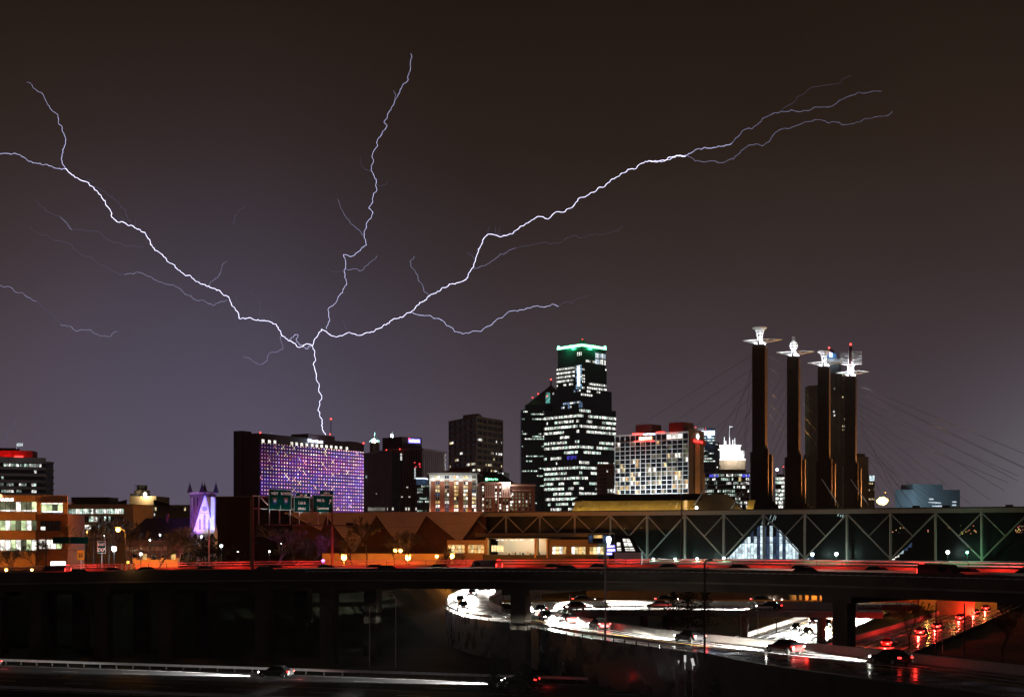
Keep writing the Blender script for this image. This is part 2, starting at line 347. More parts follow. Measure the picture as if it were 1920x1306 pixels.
# the branch that climbs away to the left and bends out of sight
brP = Path([gp(1010, 1163, ZR - .01), gp(962, 1161, ZR - .01), gp(912, 1152, ZR - .01), gp(882, 1139, ZR - .01), gp(884, 1124, ZR - .01), gp(920, 1109, ZR - .01), gp(985, 1096, ZR - .01)])
road('ramp_branch', brP, 4.3, 'concrete_road', 5.5, lines=(-3.7, 3.7), dashes=(0,))
guard_rail(brP, -4.2, 'bright guard rail on the inner side of the blazing left branch', q0=26)
brP.sweep(MB(), -4.05, -3.75, 0, .9, 26, brP.L).build('added_jersey_barrier', 'barrier', bpy.data.objects['ramp_branch'])  # added to catch headlight as a bright band along the branch
brP.sweep(MB(), 3.75, 4.05, 0, 1.25, 52, brP.L).build('added_jersey_barrier', 'barrier', bpy.data.objects['ramp_branch'])  # added screen that stops headlight beams spilling to the left
guard_rail(brP, 4.2, 'curved guard rail on the outer left side of the blazing left branch', q0=4)
# hairpin from the right into the ramp
hp = Path([(62, 232, ZR - .02), (45, 236, ZR - .02), (27, 239, ZR - .02), (14, 238, ZR - .02), (6.5, 231, ZR - .02), (4.2, 219, ZR - .02), (5, 207, ZR - .02), (8.5, 194, ZR - .02)])
road('hairpin_ramp', hp, 4.0, 'concrete_road', 1.0, lines=(-3.5, 3.5), dashes=(0,))
guard_rail(hp, -3.9, 'bright guard rail wrapping the outside of the hairpin', q1=hp.L * .62)
hp.sweep(MB(), -3.75, -3.35, 0, 1.3, 4, hp.L * .70).build('added_jersey_barrier', 'barrier', bpy.data.objects['hairpin_ramp'])  # added and raised to catch and block the hairpin headlights
guard_rail(hp, 3.9, 'dark posted guard rail on the inside of the hairpin', q0=18, q1=hp.L)
fr2 = Path([(-2, 262, ZR), (25, 263, ZR), (48, 261, ZR), (75, 257, ZR)])
road('frontage_road', fr2, 4.0, 'asphalt', 1.0, lines=(3.2,), yellow=(-.2, .2, -3.3))
guard_rail(fr2, -4.2, m='paint_yellow', label='guard rail on the straight road behind the hairpin, yellow standing in for amber light')  # amber streaks of traffic light put into the rail colour
for k in range(5):
    p, d, n = hp.at(10 + k * 13); MB().prism([(p.x + .8 * math.cos(a * .785), p.y + .8 * math.sin(a * .785)) for a in range(8)], -5.5, ZR - 1).build('ramp_pier', 'dark_concrete', bpy.data.objects['hairpin_ramp'])
for k in range(4):
    p, d, n = fr2.at(8 + k * 19); MB().prism([(p.x + .8 * math.cos(a * .785), p.y + .8 * math.sin(a * .785)) for a in range(8)], -5.5, ZR - 1).build('ramp_pier', 'dark_concrete', bpy.data.objects['frontage_road'])
# the sunken motorway: bright side and red side
mw = Path([(38, 214, -4.75), (46, 238, -4.75), (66, 290, -4.75), (96, 366, -4.75), (112, 408, -4.75)])
om = road('motorway_oncoming', mw, 7.2, 'asphalt', .3, lines=(-6.8, -5.2, -3.6, -1.8, 0, 1.8, 3.6, 5.2), yellow=(6.9, 6.4), lw=.22)  # extra wide lines painted in place of headlight streaks
mw.sweep(MB(), 7.3, 7.6, -.2, .82).build('added_jersey_barrier', 'barrier', om)  # barrier added to catch lamp light as a bright line
mr_ = Path([(51, 206, -4.75), (60, 226, -4.75), (85, 277, -4.75), (118, 346, -4.75), (148, 408, -4.75)])
ob_ = road('motorway_outbound', mr_, 6.6, 'asphalt', .3, lines=(-6.1, -4, -2, 2, 4, 6.1), lw=.2)  # extra wide lines painted in place of tail light streaks
mr_.sweep(MB(), 6.7, 7.0, -.2, .82).build('added_jersey_barrier', 'barrier', ob_)  # barrier added to catch the tail lights as a red line
# the road across the foot of the picture
bt = Path([(-118, 196, -4.75), (-72, 180, -4.75), (0, 157, -4.75), (32, 147, -4.75), (80, 131, -4.75)])
road('lower_highway', bt, 14, 'asphalt_dry', .3, lines=(12.6, -12.9), yellow=(.2,), dashes=(8.4, 4.2, -4.2, -8.4))
guard_rail(bt, 14.4, 'low guard rail along the far edge of the lower highway', group='guard rails of the lower highway')
guard_rail(bt, -15.2, 'posted guard rail at the very bottom left of the picture', group='guard rails of the lower highway', post=4)

# ------------------------------------------------------------------ viaduct
vp = Path([Vector((X(px, D), D, Z(py, D))) for px, D, py in ((-560, 228, 1084), (-160, 220, 1078), (0, 215, 1074), (240, 210, 1069.5), (480, 205, 1066.5), (720, 196, 1065), (960, 185, 1065), (1260, 175, 1066), (1560, 160, 1071), (1920, 142, 1079), (2120, 133, 1084), (2600, 116, 1095))], 8)
via = thing('viaduct', 'long dark elevated roadway crossing the whole picture on concrete piers', 'bridge', (0, 190, -5))
HP = 1.12                                    # height of the near parapet above the deck
vp.sweep(MB(), .42, 19.6, -HP - .3, -HP).build('deck', 'asphalt', via)
for o in (4.6, 8.2, 14.2): vp.sweep(MB(), o - .08, o + .08, -HP + .004, -HP + .009).build('lane_line', 'paint', via)
vp.sweep(MB(), 0, .42, -HP - .55, 0).build('parapet', 'dark_concrete', via)
vp.sweep(MB(), -.12, .0, -HP - .70, -HP - .45).build('ledge', 'concrete', via)
vp.sweep(MB(), 19.6, 20.0, -HP - .5, .18).build('roadside_barrier', 'concrete', via)
for z in (.42, .80): vp.sweep(MB(), 19.7, 19.82, z, z + .12).build('added_barrier_rail', 'galv', via)  # rails added to show the tail light as thin red lines
mb = MB(); q = 0
while q < vp.L: p, d, n = vp.at(q); c = p + n * 19.85; mb.box((c.x, c.y, c.z + .5), (.12, .12, .84)); q += 3.2
mb.build('barrier_posts', 'dark_steel', via, kind='stuff')
vp.sweep(MB(), 11.0, 11.5, -HP, -.02).build('median_barrier', 'concrete', via)
for o in (1.0, 5.5, 10, 14.5, 18.6): vp.sweep(MB(), o - .3, o + .3, -HP - 1.75, -HP - .3).build('girder', 'dark_concrete', via)
rl = vp.sweep(MB(), -.10, -.03, -.40, -.33, vp.L * .44, vp.L).build('side_rail', 'galv', via)
mb = MB(); q = vp.L * .44
while q < vp.L: p, d, n = vp.at(q); c = p + n * -.12; mb.box((c.x, c.y, c.z - .36), (.5, .06, .10)); q += 1.15
mb.build('reflectors', 'white', via, kind='stuff')
def sof(px):                                # path position at column px
    best = min(range(len(vp.P)), key=lambda i: abs(vp.P[i].x * F / vp.P[i].y + 960 - px)); return vp.S[best]
for px in (-20, 58, 180, 297, 487, 590, 977, 1580):
    for o in (2.5, 15):
        if px in (977, 1580) and o == 15: continue
        p, d, n = vp.at(sof(px)); c = p + n * o; w = 1.1 if px != 1580 else 1.0
        u = d.copy(); u.z = 0; u.normalize()
        fr = Fr(c.xy - u.xy * w, c.xy + u.xy * w)
        pr = MB(); pr.ob(fr, 0, 2 * w, -6, p.z - HP - 2.5, -.9, .9).build('pier', 'dark_concrete', via)
        if o == 2.5: MB().ob(fr, -1.0, 2 * w + 1.0, p.z - HP - 2.5, p.z - HP - 1.76, -15, 1.6).build('pier_cap', 'dark_concrete', via)

# ------------------------------------------------------------------ vehicles, at rest with their lamps lit
def loft(mb, st):
    b = len(mb.v)
    for x, hw, zb, zt in st:
        for yy, zz in ((-hw * .9, zb), (hw * .9, zb), (hw, zb + (zt - zb) * .35), (hw, zb + (zt - zb) * .7), (hw * .86, zt), (-hw * .86, zt), (-hw, zb + (zt - zb) * .7), (-hw, zb + (zt - zb) * .35)): mb.v.append(Vector((x, yy, zz)))
    for i in range(len(st) - 1):
        for k in range(8): q = (k + 1) % 8; mb.f.append([b + 8 * i + k, b + 8 * i + q, b + 8 * i + 8 + q, b + 8 * i + 8 + k]); mb.c.append(None)
    mb.f += [[b + k for k in range(8)], [len(mb.v) - 8 + k for k in range(8)][::-1]]; mb.c += [None, None]; return mb
def make_car(paint, kind, front, rear):
    t = thing('car', 'x', 'car')
    if kind == 'van':
        loft(MB(), [(-2.5, .80, .35, 1.9), (-2.4, .93, .28, 2.05), (1.0, .95, .25, 2.05), (1.5, .93, .25, 1.95), (2.0, .92, .25, 1.15), (2.6, .88, .27, 1.0), (2.75, .75, .35, .8)]).build('body', paint, t, smooth=False)
        gl = MB(); gl.hexa([(1.42, -.8, 1.25), (1.98, -.8, 1.2), (1.98, .8, 1.2), (1.42, .8, 1.25), (1.38, -.75, 1.9), (1.6, -.75, 1.9), (1.6, .75, 1.9), (1.38, .75, 1.9)]); gl.build('windscreen', 'car_glass', t)
        for s in (-1, 1): MB().box((.75, s * .955, 1.5), (.9, .02, .55)).build('window', 'car_glass', t)
        for s in (-1, 1): MB().box((-2.47, s * .8, 1.25), (.14, .18, .5)).build('taillight', 'tail', t); MB().box((2.66, s * .62, .78), (.16, .26, .18)).build('headlight', 'head' if front else 'white', t)
        MB().box((-2.42, 0, 2.06), (.1, .9, .06)).build('marker_light', 'tail', t); xr, xf, wx = -2.6, 2.85, (-1.6, 1.7)
    else:
        loft(MB(), [(-2.25, .62, .38, .70), (-2.15, .82, .28, .92), (-1.3, .88, .22, .98), (0, .89, .20, .95), (1.0, .88, .22, .92), (1.85, .83, .25, .78), (2.2, .68, .35, .62)]).build('body', paint, t)
        h = MB().hexa([(-1.75, -.78, .94), (1.05, -.78, .9), (1.05, .78, .9), (-1.75, .78, .94), (-1.1, -.6, 1.40), (.25, -.6, 1.42), (.25, .6, 1.42), (-1.1, .6, 1.40)]); h.build('window', 'car_glass', t)
        loft(MB(), [(-1.2, .58, 1.38, 1.42), (-.9, .62, 1.38, 1.46), (0, .62, 1.39, 1.47), (.32, .58, 1.38, 1.42)]).build('roof', paint, t)
        for s in (-1, 1): MB().box((-2.12, s * .74, .80), (.26, .26, .16)).build('taillight', 'tail', t); MB().box((2.08, s * .62, .64), (.18, .28, .13)).build('headlight', 'head' if front else 'white', t)
        xr, xf, wx = -2.45, 2.4, (-1.35, 1.4)
    for x in wx:
        for s in (-1, 1):
            w = MB().tube([(x, s * .70, .33), (x, s * .90, .33)], .33, 12).build('wheel', 'tyre', t); MB().tube([(x, s * .895, .33), (x, s * .915, .33)], .2, 10).build('rim', 'steel', w)
    if front: lamp('headlight_beam', (xf, 0, .72), front, (1, .95, .84), t, 'SPOT', .12, (xf + 2.65, 0, .0), 36, .35)
    if rear: lamp('taillight_glow', (xr - 1.0, 0, .6), rear, (1, .03, .02), t, 'POINT', .15)
    return t
PROTO = {}; USED = set()
def place_car(path, q, off, fwd, key, label, group, cat=None):
    if key not in PROTO: PROTO[key] = make_car(*key)
    c = PROTO[key]
    if key in USED: c = copy_tree(c)
    USED.add(key)
    p, d, n = path.at(q); d = d if fwd else -d; p = p + n * off
    c.location = p; c.rotation_euler = (0, -math.asin(max(-1, min(1, d.z))), math.atan2(d.y, d.x))
    c.name = 'van' if key[1] == 'van' else 'car'; tag(c, label, cat or ('van' if key[1] == 'van' else 'car'), group); return c
ORD = ['first', 'second', 'third', 'fourth', 'fifth', 'sixth', 'seventh', 'eighth', 'ninth', 'tenth', 'eleventh', 'twelfth', 'thirteenth', 'fourteenth', 'fifteenth', 'sixteenth', 'seventeenth', 'eighteenth', 'nineteenth', 'twentieth']
PN = {'car_black': 'black', 'car_grey': 'grey', 'car_red': 'dark red', 'car_white': 'white'}
class OffPath:
    def __init__(s, p, dz): s.p = p; s.dz = dz
    def at(s, q): a, d, n = s.p.at(q); return a + Vector((0, 0, s.dz)), d, n
def queue(path, L0, L1, off, fwd, n, rng, front, rear, where, group, order='from left', vans=.15):
    for k in range(n):
        q = L0 + (L1 - L0) * (k + .5 + rng.uniform(-.2, .2)) / n
        paint = rng.choice(['car_black', 'car_grey', 'car_black', 'car_red', 'car_grey']); kind = 'van' if rng.random() < vans else 'car'
        place_car(path, q, off, fwd, (paint, kind, front, rear), 'lit %s %s, %s %s %s' % (PN[paint], 'van' if kind == 'van' else 'car', ORD[k], order, where), group)
deckP = OffPath(vp, -HP + .005); rg = random.Random(3)
a, b = sof(-60), sof(1990)
queue(deckP, a, b, 16.6, False, 18, rg, 0, 1000, 'in the rear lane of the viaduct', 'cars on the viaduct')
queue(deckP, a, b, 6.4, True, 6, rg, 60000, 900, 'in the front lane of the viaduct', 'cars on the viaduct', vans=.1)
queue(rampC, 8, rampC.L - 10, 0, False, 5, rg, 240000, 30, 'coming up the wide curving ramp', 'cars on the ramps', vans=0)
queue(brP, 12, brP.L - 12, 1.6, False, 4, rg, 700000, 0, 'on the blazing left branch', 'cars on the ramps', vans=0, order='from near')
queue(hp, 12, hp.L - 8, 0, True, 5, rg, 900000, 0, 'on the hairpin', 'cars on the ramps', vans=0, order='from far')
queue(fr2, 6, fr2.L - 20, -1.7, True, 3, rg, 200000, 0, 'on the straight road behind the hairpin', 'cars on the ramps', vans=0)
queue(mw, 24, mw.L - 40, -1.9, False, 5, rg, 380000, 0, 'on the glaring side of the motorway', 'oncoming motorway cars', vans=0, order='from near')
queue(mw, 34, mw.L - 50, 2.0, False, 4, rg, 380000, 0, 'in the glaring motorway outer lane', 'oncoming motorway cars', vans=.3, order='from near')
queue(mr_, 14, mr_.L - 60, -1.0, True, 6, rg, 0, 1800, 'on the red side of the motorway', 'outbound motorway cars', vans=0, order='from near')
queue(bt, 30, bt.L - 30, 10.4, False, 4, rg, 260000, 20, 'in the far lane of the lower highway', 'cars on the lower highway', vans=0)
for s in list(PROTO):
    if s not in USED: bpy.data.objects.remove(PROTO[s])
D_('cap_teal', c=(.25, .55, .48), v=.2, vs=.5, r=.7)
# ------------------------------------------------------------------ building helpers
CW = (1.0, 1.0, .92); CG = (.75, 1, .85); WW = (1, .82, .45)
def windows(root, fr, t0, t1, z0, z1, nx, ny, fx=.7, fz=.55, lit=.3, rng=None, pal=((CW, 1.3),), d=.06, rows=None, name='windows', m='win', run=.6, dark=True):
    """one part holding all panes of a far facade; lit ones come in runs along a floor"""
    rng = rng or random.Random(1); mb = MB(); cw = (t1 - t0) / nx; ch = (z1 - z0) / ny
    for j in range(ny):
        p = lit if rows is None else rows[min(j, len(rows) - 1)]; on = rng.random() < p
        for i in range(nx):
            if rng.random() > run: on = rng.random() < p
            c = (0, 0, 0)
            if on: col, s = rng.choice(pal); k = s * rng.choice((.35, .7, 1, 1, 1.2)); c = [x * k for x in col]
            elif not dark: continue
            a = t0 + cw * (i + .5 - fx / 2); z = z1 - ch * (j + .5 + fz / 2)
            mb.oq(fr, a, a + cw * fx, z, z + ch * fz, d, c)
    return mb.build(name, m, root, kind='stuff') if mb.f else None
def block(root, fr, dep, z0, z1, m, name='wall', t0=0, t1=None): return MB().ob(fr, t0, fr.L if t1 is None else t1, z0, z1, -dep, 0).build(name, m, root)
def slabs(root, fr, t0, t1, zs, h, out, m, name='ledge', each=True):
    if each:
        for z in zs: MB().ob(fr, t0, t1, z, z + h, .02, out).build(name, m, root)
    else:
        mb = MB(); [mb.ob(fr, t0, t1, z, z + h, .02, out) for z in zs]; mb.build(name, m, root, kind='stuff')
def fins(root, fr, ts, w, z0, z1, out, m, name='fin', each=False):
    if each: return [MB().ob(fr, t - w / 2, t + w / 2, z0, z1, .02, out).build(name, m, root) for t in ts]
    mb = MB(); [mb.ob(fr, t - w / 2, t + w / 2, z0, z1, .02, out) for t in ts]; return mb.build(name, m, root, kind='stuff')
def pane(root, fr, t0, t1, z0, z1, m, d=.05, frame=None, name='window', fw=.12):
    o = MB().oq(fr, t0, t1, z0, z1, d).build(name, m, root)
    if frame:
        f = MB(); f.ob(fr, t0 - fw, t0, z0 - fw, z1 + fw, .01, d + .08); f.ob(fr, t1, t1 + fw, z0 - fw, z1 + fw, .01, d + .08); f.ob(fr, t0, t1, z0 - fw, z0, .01, d + .08); f.ob(fr, t0, t1, z1, z1 + fw, .01, d + .08); f.build('window_frame', frame, o)
    return o
def beacon(root, px, py, D, r=.5, pole=None, m='lamp_red'):
    c = at(px, py, D)
    if pole: MB().tube([(c.x, c.y, Z(pole, D)), (c.x, c.y, c.z)], .22 * D / 900, 6).build('mast', 'dark_steel', root)
    MB().sphere(c, r * D / 900, 8, 6).build('beacon', m, root)
GZ = 3.0
def bld(name, label, px, D, cat='building', group='downtown buildings'): return thing(name, label, cat, (X(px, D), D, GZ), group)
rg = random.Random(11)

# left office slab with the red lit plant room
t = bld('office_building', 'beige office block with dark ribbon windows and a red lit rooftop, far left', 40, 790)
f1 = FP(-140, 774, 86, 800); f2 = Fr(f1.B, (X(100, 808), 808)); zt = Z(857, 795)
block(t, f1, 24, GZ, zt - 3.2, 'glass_dark'); block(t, f1, 24, zt - 3.2, zt, 'beige', 'parapet'); MB().ob(f2, 0, f2.L, GZ, zt - 2.2, -10, 0).build('stair_tower', 'glass_dark', t)
fl = [zt - 3.2 - 2.5 - 1.3 - 3.75 * k for k in range(9)]
slabs(t, f1, 0, f1.L, fl, 1.5, .5, 'beige', 'spandrel'); slabs(t, f2, 0, f2.L, [z - .7 for z in fl] + [zt - 3.2], 1.2, .4, 'beige', 'spandrel')
for k, z in enumerate([zt - 5.6] + fl[1:7]): windows(t, f1, 0, f1.L - 1, z + (1.6 if k else 0), z + (3.6 if k else 2.2), 46, 1, .85, .75, (.6, .12, .2, .35, .35, .2, .2)[k], rg, ((CW, 1.1), (CG, .8), (CG, .25)), run=.55)
pd = FP(-140, 800, 61, 808); MB().ob(pd, 0, pd.L, zt, Z(844, 806), -14, -.5).build('plant_room', 'red_surface', t)  # red of the lamp light put into the wall colour
pe = FP(-140, 806, 31, 814); MB().ob(pe, 0, pe.L, zt + 4, Z(839, 812), -10, -.5).build('upper_plant_room', 'roof_dark', t)
MB().ob(pd, pd.t(27), pd.t(43), zt + .3, zt + 1.6, -.4, .1).build('red_lamp', 'neon_red', t)
for px in (2, 14, 35): lamp('red_floodlight', (X(px, 804), 802, zt + 1.2), 380, (1, .03, .03), t, r=.5)
fl_ = thing('flag', 'small pale floodlit flag on a pole above the left office block', 'flag', at(31, 842, 780))
MB().tube([at(31, 842, 780), at(31, 829, 780)], .14, 6).build('pole', 'white_steel', fl_)
mb = MB()
for i in range(8):
    a, b = i / 8, (i + 1) / 8; w = lambda q: .35 * math.sin(q * 7)
    p = lambda q, py: at(32 + 11 * q, py - .8 * q, 780 + w(q)); mb.face([p(a, 836.2), p(b, 836.2), p(b, 830), p(a, 830)])
    q0 = [v + Vector((0, .06, 0)) for v in mb.v[-4:]]; mb.face(q0[::-1])
mb.build('cloth', 'white', fl_); lamp('flag_spotlight', at(36, 836, 776), 700, (.8, .95, 1), fl_, r=.2)

# tan office with three lit storeys and the sign
t = bld('office_building', 'orange lit panelled office with three lit storeys and white ARGUS lettering', 60, 300)
f1 = FP(-90, 296, 69, 300); f2 = FP(69, 298.6, 127, 299.4); zt = Z(928, 300); sc = 300 / F
block(t, f1, 22, GZ, zt, 'brick_dark'); block(t, f2, 20, GZ, zt - 4, 'brick_dark', 'bay')
rows = [(940, 959), (975, 994), (1011, 1032)]
ed = [928] + [y for r in rows for y in r] + [1062]
for k in range(0, 8, 2):
    y0, y1 = ed[k], ed[k + 1]
    w = 1.13
    for i in range(int(f1.L / w)):
        MB().ob(f1, i * w + .02, (i + 1) * w - .02, Z(y1, 300), Z(y0, 300), .02, .16 + .015 * ((i * 7 + k) % 3)).build('panel', 'tan', t)
lits = ['lit_dim', 'lit_green', 'lit_dim', 'lit_dim', 'lit_green', 'lit_white', 'lit_dim', 'lit_white', 'lit_green']
for k, (y0, y1) in enumerate(rows):
    for i in range(16):
        m = (['lit_dim', 'lit_green', 'lit_dim', 'lit_dim', 'lit_dim', 'lit_white', 'lit_dim'], ['lit_white', 'lit_dim', 'lit_green', 'lit_white', 'lit_green', 'lit_dim', 'lit_green'], ['lit_green', 'lit_white', 'lit_white', 'lit_white', 'lit_green', 'lit_white', 'lit_dim'])[k][i % 7]
        w = f1.L / 16
        pane(t, f1, i * w + .05, (i + 1) * w - .05, Z(y1, 300) + .05, Z(y0, 300) - .05, m, .04)
        if k == 0: MB().oq(f1, i * w + .05, (i + 1) * w - .05, Z(y1, 300) + .08, Z(y1, 300) + .42, .06).build('sill_lamp', 'lit_white', t)
for (a, b, y0, y1) in ((69, 127, 928, 941), (69.5, 77, 941, 963), (118.5, 127, 941, 963)): MB().ob(f2, f2.t(a), f2.t(b), Z(y1, 299), Z(y0, 299), .0, .5).build('portal', 'tan', t)
MB().ob(f2, f2.t(74), f2.t(138), Z(942.6, 299), Z(941.2, 299), .5, 1.6).build('canopy', 'tan', t)
for i in range(4):
    a, b = 78 + i * 10.2, 87.6 + i * 10.2
    pane(t, f2, f2.t(a), f2.t(b), Z(957, 299), Z(945, 299), 'lit_green' if i != 2 else 'lit_dim', .05); pane(t, f2, f2.t(a), f2.t(b), Z(944.4, 299), Z(941.5, 299), 'lit_white', .05, name='transom'); pane(t, f2, f2.t(a), f2.t(b), Z(960, 299), Z(957.4, 299), 'lit_white', .05, name='transom')
for i in range(3): pane(t, f2, f2.t(76 + 13 * i), f2.t(88 + 13 * i), Z(995, 299), Z(976, 299), 'glass_dark', .05, 'brick_dark')
pane(t, f2, f2.t(76.5), f2.t(85), Z(993, 299), Z(987, 299), 'lit_white', .09)
for i in range(4): pane(t, f2, f2.t(73 + 11 * i), f2.t(83 + 11 * i), Z(1028, 299), Z(1011, 299), 'lit_white' if i < 3 else 'lit_green', .05)
text(t, 'ARGUS', f1, f1.t(-2), .22, Z(939.2, 300), .95, 'neon_white', align='LEFT', name='sign_lettering')
c = f1.p(f1.t(1), .3, Z(930, 300)); MB().sphere(c, .45, 10, 6).build('sign_emblem', 'neon_orange', t)

# low office behind the trees
t = bld('office_building', 'low office with broken rows of white windows behind bare trees', 180, 430)
f1 = FP(118, 428.5, 250, 427.5); zt = Z(945, 430); block(t, f1, 20, GZ, zt, 'tan_dark'); MB().ob(f1, f1.t(127), f1.t(198), zt, Z(933, 440), -12, -3).build('rooftop_plant', 'roof_dark', t)
for k, (y0, y1, p) in enumerate(((953, 963, .8), (967, 978, .8), (983, 994, .9))):
    windows(t, f1, f1.t(126), f1.t(232), Z(y1, 428), Z(y0, 428), 26, 1, .8, .9, p, rg, ((CG, 1.2), (CW, 1.2), (CG, .5)), run=.6)
slabs(t, f1, 0, f1.L, [Z(952, 428), Z(966, 428), Z(981, 428)], .5, .3, 'tan_dark')

# stepped municipal building
t = bld('municipal_building', 'wide stone hall with stepped centre and round rooftop tank', 280, 620)
f1 = FP(195, 621, 356, 619); block(t, f1, 30, GZ, Z(946, 620), 'tan_dark')
for a, b, y, dd, m in ((237, 288, 929, -4, 'tan_dark'), (237, 251, 924, -5, 'roof_dark')): MB().ob(f1, f1.t(a), f1.t(b), Z(947, 620), Z(y, 620), -24, dd).build('upper_storey', m, t)
c = at(266.5, 931, 634); MB().prism([(c.x + 3.5 * math.cos(i * math.pi / 8), c.y + 3.5 * math.sin(i * math.pi / 8)) for i in range(16)], Z(931, 634), Z(919, 634)).build('drum', 'tan_dark', t)
MB().prism([(c.x + 2.3 * math.cos(i * math.pi / 8), c.y + 2.3 * math.sin(i * math.pi / 8)) for i in range(16)], Z(919, 634), Z(909, 634)).build('tank', 'roof_dark', t)
mb = MB(); [mb.tube([at(px, 920, 631), at(px, 908.5, 631)], .08, 4) for px in (253, 256, 259)]; mb.tube([at(253, 909, 631), at(259, 909, 631)], .08, 4); mb.build('ladder_cage', 'dark_steel', t)
for s in ((288, 318), (238, 199)):
    a, b = s; q = MB(); D = 612; q.hexa([at(a, 946, D), at(b, 946, D), at(b, 946, D + 20), at(a, 946, D + 20), at(a, 936, D), at(b, 944.8, D), at(b, 944.8, D + 20), at(a, 936, D + 20)]); q.build('sloped_roof', 'roof_dark', t)
MB().sphere(at(272, 926, 625), .8).build('wall_lamp', 'lamp_white', t); lamp('wall_lamp_light', at(272, 927, 622), 3000, (1, .9, .6), t)
windows(t, f1, f1.t(240), f1.t(350), Z(958, 619), Z(949, 619), 18, 1, .5, .7, .45, rg, ((CW, 1.1), (WW, .6)), run=.3); windows(t, f1, f1.t(236), f1.t(292), Z(968, 619), Z(960, 619), 12, 1, .5, .6, .6, rg, ((CW, 1.1),), run=.3)

# dark gabled hall
t = bld('gabled_hall', 'dark gable roofed hall left of the floodlit church', 300, 350)
f1 = FP(238, 352, 356, 353)
block(t, f1, 24, GZ, Z(1010, 352), 'brick'); A = [f1.p(-1, 1, Z(1011, 352)), f1.p(f1.L, 1, Z(1011, 352)), f1.p(f1.L, -25, Z(1011, 352)), f1.p(-1, -25, Z(1011, 352))]
zr = Z(970, 352); MB().hexa(A + [f1.p(3, -9, zr), f1.p(f1.L, -9, zr), f1.p(f1.L, -10, zr), f1.p(3, -10, zr)]).build('roof', 'roof_dark', t)
MB().ob(f1, f1.t(302), f1.t(306), Z(985, 352), Z(962, 352), -9, -7).build('chimney', 'brick_dark', t)
slabs(t, f1, 0, 10, [Z(1032, 350)], 1.0, .4, 'tan')
for i in range(6): pane(t, f1, 1.5 + i * 2.4, 2.6 + i * 2.4, Z(1050, 350), Z(1038, 350), 'lit_amber' if i in (1, 4) else 'glass_dark', .04, 'tan')

# floodlit church
t = bld('church', 'stone church with four dark pinnacles, floodlit white and violet', 380, 345, 'church')
D = 352; k = D / F
cs = [(X(356, D + 1), D + 1), (X(379, D - 2.5), D - 2.5), (X(405, D + .5), D + .5), (X(384, D + 4), D + 4)]
zt = Z(923, D); MB().prism(cs, GZ, zt).build('tower', 'stone_dark', t)
fa = Fr(cs[0], cs[1]); fb = Fr(cs[1], cs[2])
for f in (fa, fb):
    MB().ob(f, -.1, f.L + .1, zt - .35, zt + .15, .0, .3).build('cornice', 'stone', t)
    for i in range(3): MB().ob(f, f.L * (.22 + .28 * i) - .12, f.L * (.22 + .28 * i) + .12, GZ + 2, zt - 1.2, .0, .35).build('buttress', 'stone_dark', t)
    for i in range(2): MB().oq(f, f.L * (.36 + .28 * i) - .3, f.L * (.36 + .28 * i) + .3, zt - 3.4, zt - 1.3, .03).build('louvre', 'black', t)
for (x, y), h in zip(cs, (904, 905, 904, 904)):
    q = .62; MB().prism([(x - q, y - q), (x + q, y - q), (x + q, y + q), (x - q, y + q)], zt, Z(h, D), [(x - .02, y - .02), (x + .02, y - .02), (x + .02, y + .02), (x - .02, y + .02)]).build('pinnacle', 'roof_dark', t)
    MB().tube([(x, y, Z(h, D) - .1), (x, y, Z(h, D) + .5)], .05, 4).build('finial', 'dark_steel', t)
D2 = 344; ap, bl, br = at(384.5, 930, D2), at(364, 997, D2), at(400, 997, D2)
bk = Vector((0, 5, 0)); mb = MB(); b0 = 0; lo = [Vector((bl.x, D2, GZ)), Vector((br.x, D2, GZ))]
mb.v += [lo[0], lo[1], br, ap, bl] + [v + bk for v in (lo[0], lo[1], br, ap, bl)]; mb.f += [[0, 1, 2, 3, 4], [9, 8, 7, 6, 5], [0, 4, 9, 5], [4, 3, 8, 9], [3, 2, 7, 8], [2, 1, 6, 7]]; mb.c += [None] * 6; mb.build('gable_front', 'stone', t)
for q, r_ in ((bl, ap), (br, ap)): MB().tube([q + Vector((0, -.1, .1)), r_ + Vector((0, -.1, .25))], .22, 6).build('coping', 'stone', t)
for dx, h0, h1 in ((-1.15, -3.2, -1.0), (0, -3.2, .2), (1.15, -3.2, -1.0)):
    c0 = at(383.5, 968, D2); w = .28; q = MB(); q.face([c0 + Vector((dx - w, -.05, h0)), c0 + Vector((dx + w, -.05, h0)), c0 + Vector((dx + w, -.05, h1)), c0 + Vector((dx, -.05, h1 + .6)), c0 + Vector((dx - w, -.05, h1))]); q.build('lancet_window', 'stone_dark', t)
c0 = at(384, 953, D2); q = MB(); q.face([c0 + Vector((.62 * math.cos(i * .3927), -.05, .62 * math.sin(i * .3927))) for i in range(16)]); q.build('rose_window', 'stone_dark', t)
for y in (981, 962): a_ = (y - 930) / 67; MB().box((at(384.5 + (382 - 384.5) * a_, y, D2).x, D2 - .06, Z(y, D2)), (4.3 * a_ + .1, .16, .12)).build('string_course', 'stone_dark', t)
MB().tube([ap + Vector((0, 0, .2)), ap + Vector((0, 0, 1.1))], .07, 5).build('cross', 'dark_steel', t)
MB().prism([(X(395, 343), 343), (X(402, 343), 343), (X(402, 345), 346), (X(395, 346), 346)], GZ, Z(931, 343)).build('turret', 'stone', t)
lamp('white_floodlight', at(376, 1012, 334), 5500, (.80, .78, 1), t, 'SPOT', .3, at(384, 955, 344), 60); lamp('violet_floodlight', at(352, 1000, 337), 11000, (.30, .10, 1), t, 'SPOT', .3, at(366, 945, 350), 70)
lamp('blue_floodlight', at(406, 1002, 336), 26000, (.08, .10, 1), t, 'SPOT', .3, at(400, 950, 345), 60); lamp('pink_floodlight', at(362, 985, 345), 900, (1, .15, .6), t, r=.2)

